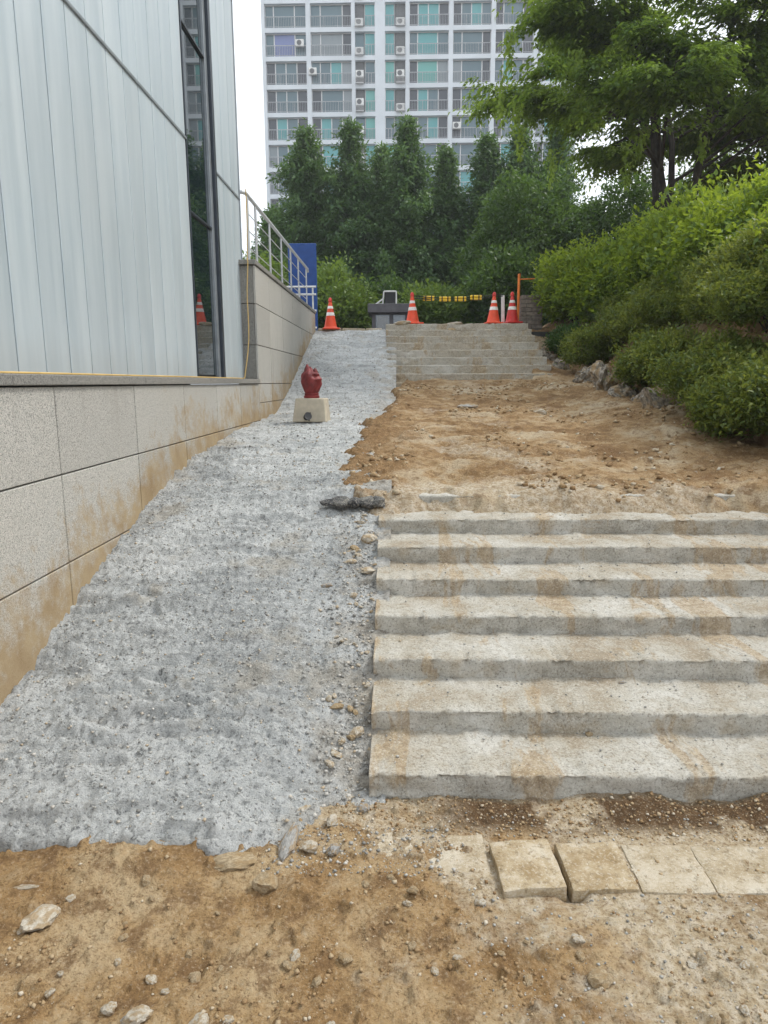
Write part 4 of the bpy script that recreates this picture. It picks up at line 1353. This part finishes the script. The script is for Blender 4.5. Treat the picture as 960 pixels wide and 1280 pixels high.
HE = [(4.9, 7.5, 0.85, 0.95, 0.85, 'tall hedge shrub cut off by the right edge of the picture'),
      (4.95, 8.9, 0.90, 1.0, 1.05, 'tall hedge shrub at the right edge, first from the camera in full view'),
      (4.95, 10.2, 0.92, 1.0, 1.28, 'tall hedge shrub third along from the right edge'),
      (4.95, 11.6, 0.95, 1.05, 1.50, 'tall hedge shrub in front of the multi-stemmed tree'),
      (4.75, 13.1, 0.98, 1.05, 1.58, 'tall hedge shrub left of the tree stems'),
      (4.45, 14.8, 1.0, 1.05, 1.60, 'tall hedge shrub second from the brick pillar'),
      (4.05, 16.5, 0.95, 0.95, 1.40, 'tall hedge shrub right beside the brick pillar'),
      (6.5, 10.0, 1.1, 1.2, 1.15, 'tall hedge shrub in the rear row at the right edge'),
      (6.5, 12.2, 1.1, 1.2, 1.30, 'tall hedge shrub in the rear row before the tree')]
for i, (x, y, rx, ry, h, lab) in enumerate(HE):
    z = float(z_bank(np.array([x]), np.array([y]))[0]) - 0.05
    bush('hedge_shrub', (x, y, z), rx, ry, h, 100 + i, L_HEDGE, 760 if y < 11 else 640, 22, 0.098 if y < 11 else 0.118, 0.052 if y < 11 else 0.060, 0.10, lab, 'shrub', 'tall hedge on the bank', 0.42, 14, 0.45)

BG = [(-2.3, 24.5, 1.5, 2.4, L_MID, 'leafy green bush left of the kiosk, behind the first cone'),
      (1.5, 24.5, 1.3, 2.0, L_MID, 'leafy green bush behind the striped rope'),
      (3.6, 23.5, 1.5, 2.7, L_DARK, 'dark bush behind the right-hand cones'),
      (-4.6, 22.5, 1.2, 2.6, L_MID, 'olive green bush behind the railing'),
      (-0.2, 26.0, 1.3, 2.3, L_DARK, 'dark bush behind the kiosk')]
for i, (x, y, r_, h, mt, lab) in enumerate(BG):
    bush('leafy_bush', (x, y, 2.84), r_, r_, h, 140 + i, mt, 560, 20, 0.17, 0.085, 0.16, lab, 'bush', 'bushes along the street', 0.3, 6)


def broad_tree(name, loc, rx, h, seed, mat, label, ntip=900, per=22, ll=0.17, lw=0.085):
    """rounded dense tree with short trunk"""
    rg = np.random.default_rng(seed)
    root = empty(name, loc); tag(root, label, 'tree', 'trees beyond the stairs')
    u = rg.uniform(-0.55, 1, ntip); a = rg.uniform(0, 2 * np.pi, ntip)
    ci = np.sqrt(1 - u * u)
    d = np.stack([ci * np.cos(a), ci * np.sin(a), u], 1)
    lumps = rg.normal(size=(16, 3)); lumps /= np.linalg.norm(lumps, axis=1)[:, None]
    k = np.max(np.exp((d @ lumps.T - 1) * 9), axis=1)
    rad = 0.66 + 0.42 * k + rg.normal(size=ntip) * 0.05
    rad *= np.where(rg.uniform(0, 1, ntip) < 0.4, rg.uniform(0.5, 0.95, ntip), 1)
    tips = d * rad[:, None] * np.array([rx, rx, h * 0.5]) + np.array([0, 0, h * 0.55])
    dirs = d * 0.8 + np.array([0, 0, 0.15]); dirs /= np.linalg.norm(dirs, axis=1)[:, None]
    link('crown', clump_leaves(tips, dirs, per, 0.17, ll, lw, mat, 'crown', 0.35), root)
    m = MB()
    m.tube([(0, 0, -0.1), (0.05, 0, h * 0.25), (0, 0.05, h * 0.6)], [0.16, 0.13, 0.06], 8)
    for s in range(9):
        t = tips[rg.integers(0, ntip)] * 0.85
        m.tube([(0, 0, h * rg.uniform(0.2, 0.45)), tuple(t * 0.55 + np.array([0, 0, h * 0.2])), tuple(t)], [0.07, 0.045, 0.012], 5)
    m.build('trunk', M_BARK, root, True)


broad_tree('broadleaf_tree', (4.5, 26.0, 2.85), 2.3, 5.6, 160, L_DARK, 'dark spreading tree behind the right-hand cones, right of the redwoods')
broad_tree('broadleaf_tree', (7.4, 25.0, 2.85), 2.4, 5.4, 161, L_DARK, 'dark tree behind the hedge, left of the multi-stemmed tree')
broad_tree('broadleaf_tree', (10.6, 24.0, 3.0), 2.6, 5.6, 162, L_DARK, 'dark tree seen between the stems of the multi-stemmed tree')
broad_tree('broadleaf_tree', (13.6, 22.5, 3.2), 2.6, 5.4, 163, L_MID, 'green tree at the right edge behind the hedge')


def redwood(loc, h, r, seed, label):
    """narrow conical tree: whorled branches with drooping sprays"""
    rg = np.random.default_rng(seed)
    root = empty('redwood_tree', loc); tag(root, label, 'tree', 'row of conical trees before the apartment tower')
    tips, dirs, segs = [], [], []
    nb = 230
    for i in range(nb):
        s = (i + rg.uniform(0, 1)) / nb
        z = h * (0.06 + 0.93 * s ** 0.92)
        L = r * ((1 - s) ** (0.70 + 0.28 * ((seed * 37) % 10) / 10) * 1.0 + 0.03) * rg.uniform(0.65, 1.2) * (0.72 + 0.42 * math.sin(s * 13 + seed) ** 2)
        a = i * 2.399 + rg.uniform(-0.4, 0.4)
        d = np.array([math.cos(a), math.sin(a), 0.25 + 0.35 * s]); d /= np.linalg.norm(d)
        base = np.array([0, 0, z - 0.1 * L])
        if i % 3 == 0: segs.append((base, base + d * L * 0.9))
        n = max(2, int(L / 0.15))
        for k in range(n):
            q = (k + 1) / n
            p = base + d * L * q + np.array([0, 0, -0.12 * L * q * q]) + rg.normal(size=3) * 0.07
            tips.append(p); dirs.append(d * 0.7 + np.array([0, 0, -0.2]) + rg.normal(size=3) * 0.3)
    for k in range(16):
        tips.append(np.array([0, 0, h * (0.93 + 0.075 * k / 16)])); dirs.append(np.array([0, 0, 1.0]))
    tips = np.array(tips); dirs = np.array(dirs); dirs /= np.linalg.norm(dirs, axis=1)[:, None]
    sp = 0.10 + 0.06 * (1 - tips[:, 2] / h)
    link('crown', clump_leaves(tips, dirs, 18, 0.15, 0.21, 0.095, L_CON, 'crown', 0.35), root)
    m = MB()
    m.tube([(0, 0, -0.1), (0.03, 0, h * 0.3), (0, 0.03, h * 0.7), (0, 0, h * 0.98)], [0.17, 0.13, 0.07, 0.015], 8)
    for a, b in segs: m.tube([tuple(a), tuple(b)], [0.025, 0.006], 4, False)
    m.build('trunk', M_BARK, root, True)


RW = [(-4.0, 32.0, 9.45, 1.55, 'leftmost conical tree, standing clear against the white tower'),
      (-2.05, 31.5, 9.5, 1.45, 'second conical tree from the left'),
      (-0.75, 33.0, 9.0, 1.35, 'third conical tree from the left, a little lower than its neighbours'),
      (0.35, 31.5, 9.6, 1.4, 'tall conical tree in the middle of the row'),
      (2.05, 32.5, 8.8, 1.45, 'shorter conical tree just right of the middle of the row'),
      (3.75, 32.0, 9.1, 1.35, 'third conical tree from the right of the row'),
      (5.15, 32.0, 9.3, 1.4, 'second conical tree from the right, above the dark spreading tree'),
      (6.8, 32.5, 9.8, 1.5, 'rightmost conical tree, half behind the leafy tree'),
      (-5.7, 33.5, 6.6, 1.4, 'low conical tree at the left end, behind the railing')]
for i, (x, y, h, r_, lab) in enumerate(RW):
    redwood((x, y, 2.84), h, r_ * 1.9, 180 + i, lab)


def multi_tree(name, loc, seed, label, H=8.6, rad=4.1, low=3.2, nst=5, sprays=1900, lean=(0, 0), hang=()):
    """several stems from one base, arching limbs, drooping leafy sprays in flat layers"""
    rg = np.random.default_rng(seed)
    root = empty(name, loc); tag(root, label, 'tree', 'large leafy trees above the hedge')
    wood, tw = MB(), []
    ends = []
    for s in range(nst):
        a = 2 * math.pi * s / nst + rg.uniform(-0.3, 0.3)
        b0 = np.array([0.30 * math.cos(a), 0.22 * math.sin(a), -0.15])
        top = np.array([math.cos(a) * rad * 0.34 + lean[0], math.sin(a) * rad * 0.34 + lean[1], H * rg.uniform(0.78, 0.95)])
        path = []
        for q in np.linspace(0, 1, 9):
            p = b0 * (1 - q) + top * q + np.array([math.cos(a), math.sin(a), 0]) * (-0.35 * math.sin(math.pi * q)) + rg.normal(size=3) * 0.04 * (q > 0)
            path.append(p)
        rr = np.linspace(0.125, 0.03, 9) * rg.uniform(0.85, 1.15)
        wood.tube([tuple(p) for p in path], list(rr), 8)
        for k in range(11):
            q = rg.uniform(0.47, 1.0)
            i = min(7, int(q * 8)); p = path[i] * (1 - (q * 8 - i)) + path[i + 1] * (q * 8 - i)
            aa = a + rg.uniform(-1.5, 1.5)
            ln = rad * rg.uniform(0.45, 0.95) * (1.15 - 0.45 * q)
            e = p + np.array([math.cos(aa) * ln, math.sin(aa) * ln, rg.uniform(0.1, 0.45) * ln])
            mid = (p + e) / 2 + np.array([0, 0, 0.16 * ln])
            wood.tube([tuple(p), tuple(mid), tuple(e)], [rr[i] * 0.55, 0.025, 0.008], 6)
            for j in range(9):
                t = rg.uniform(0.25, 1.0)
                o_ = p * (1 - t) ** 2 + 2 * mid * t * (1 - t) + e * t * t
                a2 = aa + rg.uniform(-1.2, 1.2)
                l2 = rg.uniform(0.4, 1.05)
                e2 = o_ + np.array([math.cos(a2) * l2, math.sin(a2) * l2, rg.uniform(-0.15, 0.35) * l2])
                tw.append((o_, e2)); ends.append((o_, e2, a2))
    for a_, b_ in tw: wood.tube([tuple(a_), tuple((a_ + b_) / 2 + np.array([0, 0, 0.05])), tuple(b_)], [0.012, 0.008, 0.003], 4, False)
    wood.build('trunk', M_BARK, root, True)
    P, D, RN = [], [], []
    for i in range(sprays):
        o_, e2, a2 = ends[i % len(ends)]
        t = rg.uniform(0.3, 1.05)
        p0 = o_ * (1 - t) + e2 * t
        a3 = a2 + rg.normal() * 0.7
        ln = rg.uniform(0.40, 0.85)
        n = 36
        q = np.linspace(0, 1, n)
        outer = np.hypot(p0[0], p0[1]) / rad
        dr = rg.uniform(0.25, 0.6) + 0.9 * (rg.uniform() < 0.10)
        path = p0[None] + np.stack([np.cos(a3) * ln * q, np.sin(a3) * ln * q, 0.12 * ln * q - dr * ln * q * q], 1)
        side = np.where(np.arange(n) % 2 == 0, 1, -1)
        sd = np.stack([-np.sin(a3) * side, np.cos(a3) * side, np.full(n, -0.25)], 1)
        ax = np.array([math.cos(a3), math.sin(a3), -0.2 - dr * 0.5])
        P.append(path + rg.normal(size=(n, 3)) * 0.05); D.append(sd * 0.75 + ax[None] * 0.7 + rg.normal(size=(n, 3)) * 0.25)
        RN.append(np.clip(rg.uniform(0, 0.6) + rg.uniform(0, 0.4, n), 0, 1))
    P = np.vstack(P); D = np.vstack(D); RN = np.concatenate(RN)
    keep = P[:, 2] > low + 0.9 - 1.1 * np.clip(np.hypot(P[:, 0], P[:, 1]) / rad, 0, 1) + 0.4 * RNG.uniform(0, 1, len(P))
    P, D, RN = P[keep], D[keep], RN[keep]
    N = len(P)
    # fresh pale sprays hanging from the lower edge of the crown
    for (hx, hy, hz, hl) in hang:
        n = 70
        q = rg.uniform(0, 1, n)
        p_ = np.array([hx - loc[0], hy - loc[1], hz - loc[2]])[None] + np.stack([rg.normal(size=n) * 0.07 * (1.2 - q), rg.normal(size=n) * 0.07, 0.25 - hl * q], 1)
        P = np.vstack([P, p_]); D = np.vstack([D, rg.normal(size=(n, 3)) * 0.5 + np.array([0, 0, -0.8])]); RN = np.concatenate([RN, np.full(n, 1.0)])
        N += n
    link('crown', leaves_mesh('crown', P, D, 0.125 * RNG.uniform(0.7, 1.2, N), 0.062 * RNG.uniform(0.8, 1.2, N), L_BIG, RN, 0.35), root)


multi_tree('leafy_tree', (6.3, 17.0, 3.0), 220, 'large leafy tree with several dark stems rising from behind the hedge', 8.6, 4.2, 3.2, 5, 4800, (0, 0), [(2.0, 15.0, 7.5, 0.8), (2.15, 15, 8.2, 0.7), (2.4, 15, 6.5, 0.6), (3.05, 15.0, 6.05, 0.7), (4.55, 15, 6.05, 0.75), (4.75, 15, 6.3, 0.4), (6.0, 15, 6.25, 0.4), (2.3, 15.2, 7.0, 0.6), (2.9, 15.1, 8.1, 0.6), (3.4, 14.8, 7.8, 0.5)])
multi_tree('leafy_tree', (12.0, 17.0, 3.4), 221, 'leafy tree at the right edge whose branches reach into the picture', 8.2, 3.8, 2.8, 4, 1900)

# ------------------------------------------------------------------ apartment tower
M_TOWER = plain('tower_render', (0.68, 0.725, 0.765), 0.8, var=0.06, scale=0.3)
M_TRIM = plain('tower_trim', (0.70, 0.70, 0.70), 0.6, var=0.05)
M_RAILG = plain('balcony_rail_grey', (0.42, 0.43, 0.45), 0.5)
M_RECESS = plain('recess_grey', (0.16, 0.165, 0.17), 0.8)
PANES = [glass_mat('pane_teal', (0.10, 0.36, 0.37), 1.6, 0.08), glass_mat('pane_slate', (0.10, 0.17, 0.20), 1.6, 0.08), glass_mat('pane_dark', (0.045, 0.055, 0.07), 1.6, 0.08),
         glass_mat('pane_blue', (0.17, 0.21, 0.42), 1.6, 0.1), glass_mat('pane_green', (0.13, 0.42, 0.38), 1.6, 0.1), glass_mat('pane_grey', (0.24, 0.28, 0.30), 1.6, 0.1)]
TY = 80.0
FL = 2.70
ZW = 32.6                       # sill of one reference floor
tw_ = empty('apartment_tower', (0, TY, 2.86))
tag(tw_, 'white high-rise apartment block with balcony railings on every floor', 'building')
TZ = -2.86
bays = [(-14.0, -9.72), (-9.25, -5.0), (1.04, 5.12), (5.57, 9.5), (9.95, 13.9), (14.35, 18.2)]
narrow = [(-3.62, -2.55), (-1.50, -0.52)]
acs = [(-4.62, -3.70), (-0.42, 0.62)]
x_left, x_right = -14.35, 18.6
floors = list(range(-11, 4))
zb = ZW - 11 * FL
ztop = ZW + 4 * FL
# body behind, piers between the openings, beams at each floor
MB().box(x_left + 0.3, x_right - 0.3, 0.75, 14, 2.86, ztop + 1.2).build('body', M_TOWER, tw_).location = (0, 0, TZ)
opens = sorted(bays + [(acs[0][0], narrow[0][1]), (narrow[1][0], acs[1][1])])
prev = x_left
edges = []
for a, b in opens:
    edges.append((prev, a)); prev = b
edges.append((prev, x_right))
for a, b in edges:
    MB().box(a, b, 0.0, 0.749, 2.86, ztop + 0.8).build('pier', M_TOWER, tw_).location = (0, 0, TZ)
for a, b in opens:
    bm_ = {}
    for k in floors + [4]:
        z = ZW + k * FL
        key = round(b - a, 2)
        o = MB().box(a, b, 0.03, 0.748, z - 0.45, z - 0.0).build('beam', M_TOWER, tw_)
        o.location = (0, 0, TZ)
rng = random.Random(5)


def w_meshes(wd, split):
    fr_ = MB()
    t = 0.05
    for x in [0] + split + [wd]:
        fr_.box(max(0, x - t), min(wd, x + t), -0.05, 0.02, 0, 2.25)
    fr_.box(0, wd, -0.045, 0.015, 0, 0.07).box(0, wd, -0.045, 0.015, 2.18, 2.25)
    ps = []
    cuts = [0] + split + [wd]
    for a, b in zip(cuts[:-1], cuts[1:]):
        ps.append((a, MB().box(t, b - a - t, 0.0, 0.012, 0.07, 2.18).mesh('pane', PANES[0])))
    return fr_.mesh('window', M_TRIM), ps


def rail_mesh(wd, nb):
    m = MB()
    m.box(0.0, wd, -0.03, 0.03, 1.02, 1.08).box(0.0, wd, -0.02, 0.02, 0.10, 0.14)
    for i in range(nb + 1):
        x = 0.02 + (wd - 0.04) * i / nb
        w = 0.03 if i % (nb // 3) == 0 else 0.012
        m.box(x - w, x + w, -0.015, 0.015, 0.0 if w > 0.02 else 0.1, 1.03)
    return m.mesh('railing', M_RAILG)


wcache = {}
low_fr = {}
vis = [k for k in floors if k >= -6]
for bi, (a, b) in enumerate(bays + narrow):
    wd = round(b - a, 3)
    big = bi < len(bays)
    wm, ps = w_meshes(wd, [wd * 0.21, wd * 0.72] if big and bi % 2 == 0 else ([wd * 0.24, wd * 0.78] if big else []))
    wm2, ps2 = w_meshes(wd, [wd * 0.22, wd * 0.48, wd * 0.75]) if big else (wm, ps)
    rm = rail_mesh(wd, 24 if big else 6)
    for k in vis:
        z = ZW + k * FL + TZ
        two = big and rng.random() < 0.3
        w = link('window', wm2 if two else wm, tw_); w.location = (a, 0.42, z)
        r3 = rng.random()
        use = ps2 if two else ps
        for pi, (px, pm) in enumerate(use):
            if len(use) >= 3:
                if 0 < pi < len(use) - 1: c = rng.choice((0, 1, 1, 0, 4, 1)) if bi else rng.choice((1, 1, 1, 0))
                else: c = rng.choice((2, 2, 1, 5, 2))
            else:
                c = rng.choice((0, 4, 1, 0))
            if k == 1 and bi == 0 and pi == 1: c = 3
            if k == 1 and bi == 1 and pi != 2: c = 5
            p = link('pane', pm, w); p.location = (px, 0, 0)
            p.material_slots[0].link = 'OBJECT'; p.material_slots[0].material = PANES[c]
        r_o = link('railing', rm, tw_); r_o.location = (a, 0.10, z)
# lower storeys, hidden behind the trees: one joined mass
m = MB()
for a, b in bays + narrow:
    for k in floors:
        if k < -6: m.box(a, b, 0.42, 0.44, ZW + k * FL + 0.05, ZW + k * FL + 2.2)
o = m.build('lower_windows', PANES[1], tw_); o.location = (0, 0, TZ); o['kind'] = 'stuff'
# utility niches with outdoor units on cages
unit = MB().box(-0.42, 0.42, -0.22, 0.12, 0, 0.66, 0.02).mesh('air_conditioner', M_WHITE)
fan = MB().lathe([(0.23, 0.0), (0.25, 0.02), (0.09, 0.03), (0.08, 0.012)], 18).mesh('fan_grille', M_RECESS)
for a, b in acs:
    xc = (a + b) / 2
    for k in vis:
        z = ZW + k * FL + TZ
        o = MB().box(a, b, 0.45, 0.5, 0.0, 2.25).build('niche', M_RECESS if rng.random() < 0.7 else PANES[1], tw_); o.location = (0, 0, z)
        cg = MB()
        for i in range(8):
            x = a + 0.05 + (b - a - 0.1) * i / 7; cg.box(x - 0.014, x + 0.014, -0.34, -0.31, 0.0, 0.55)
        cg.box(a + 0.03, b - 0.03, -0.35, -0.30, 0.53, 0.58).box(a + 0.03, b - 0.03, -0.35, 0.4, -0.05, 0.0)
        cg.build('cage', M_TRIM, tw_).location = (0, 0, z)
        if rng.random() < 0.9:
            u_ = link('air_conditioner', unit, tw_); u_.location = (xc, -0.02, z + rng.choice((0.02, 0.55, 0.55)))
            f_ = link('fan_grille', fan, u_); f_.location = (-0.06, -0.225, 0.33); f_.rotation_euler = (R(90), 0, 0)
for bi, k, fx in ((0, 1, 0.85), (3, -2, 0.12), (1, 0, 0.04)):
    a, b = bays[bi]
    u_ = link('air_conditioner', unit, tw_); u_.location = (a + (b - a) * fx, 0.0 - 0.02, ZW + k * FL + TZ + 0.85)
    f_ = link('fan_grille', fan, u_); f_.location = (-0.06, -0.225, 0.33); f_.rotation_euler = (R(90), 0, 0)

# ------------------------------------------------------------------ light summer haze over everything
hz = MB().box(-920, 920, -920, 1520, -2.0, 52).build('haze', M_WHITE)
hz.data.materials.clear()
mh = bpy.data.materials.new('haze_air')
mh.use_nodes = True
mh.node_tree.nodes.clear()
ho = mh.node_tree.nodes.new('ShaderNodeOutputMaterial')
hv = mh.node_tree.nodes.new('ShaderNodeVolumePrincipled')
hv.inputs['Color'].default_value = (0.93, 0.96, 1.0, 1)
hv.inputs['Density'].default_value = 0.0012
hv.inputs['Anisotropy'].default_value = 0.3
mh.node_tree.links.new(hv.outputs[0], ho.inputs['Volume'])
hz.data.materials.append(mh)
tag(hz, 'thin pale summer haze in the air', kind='stuff')
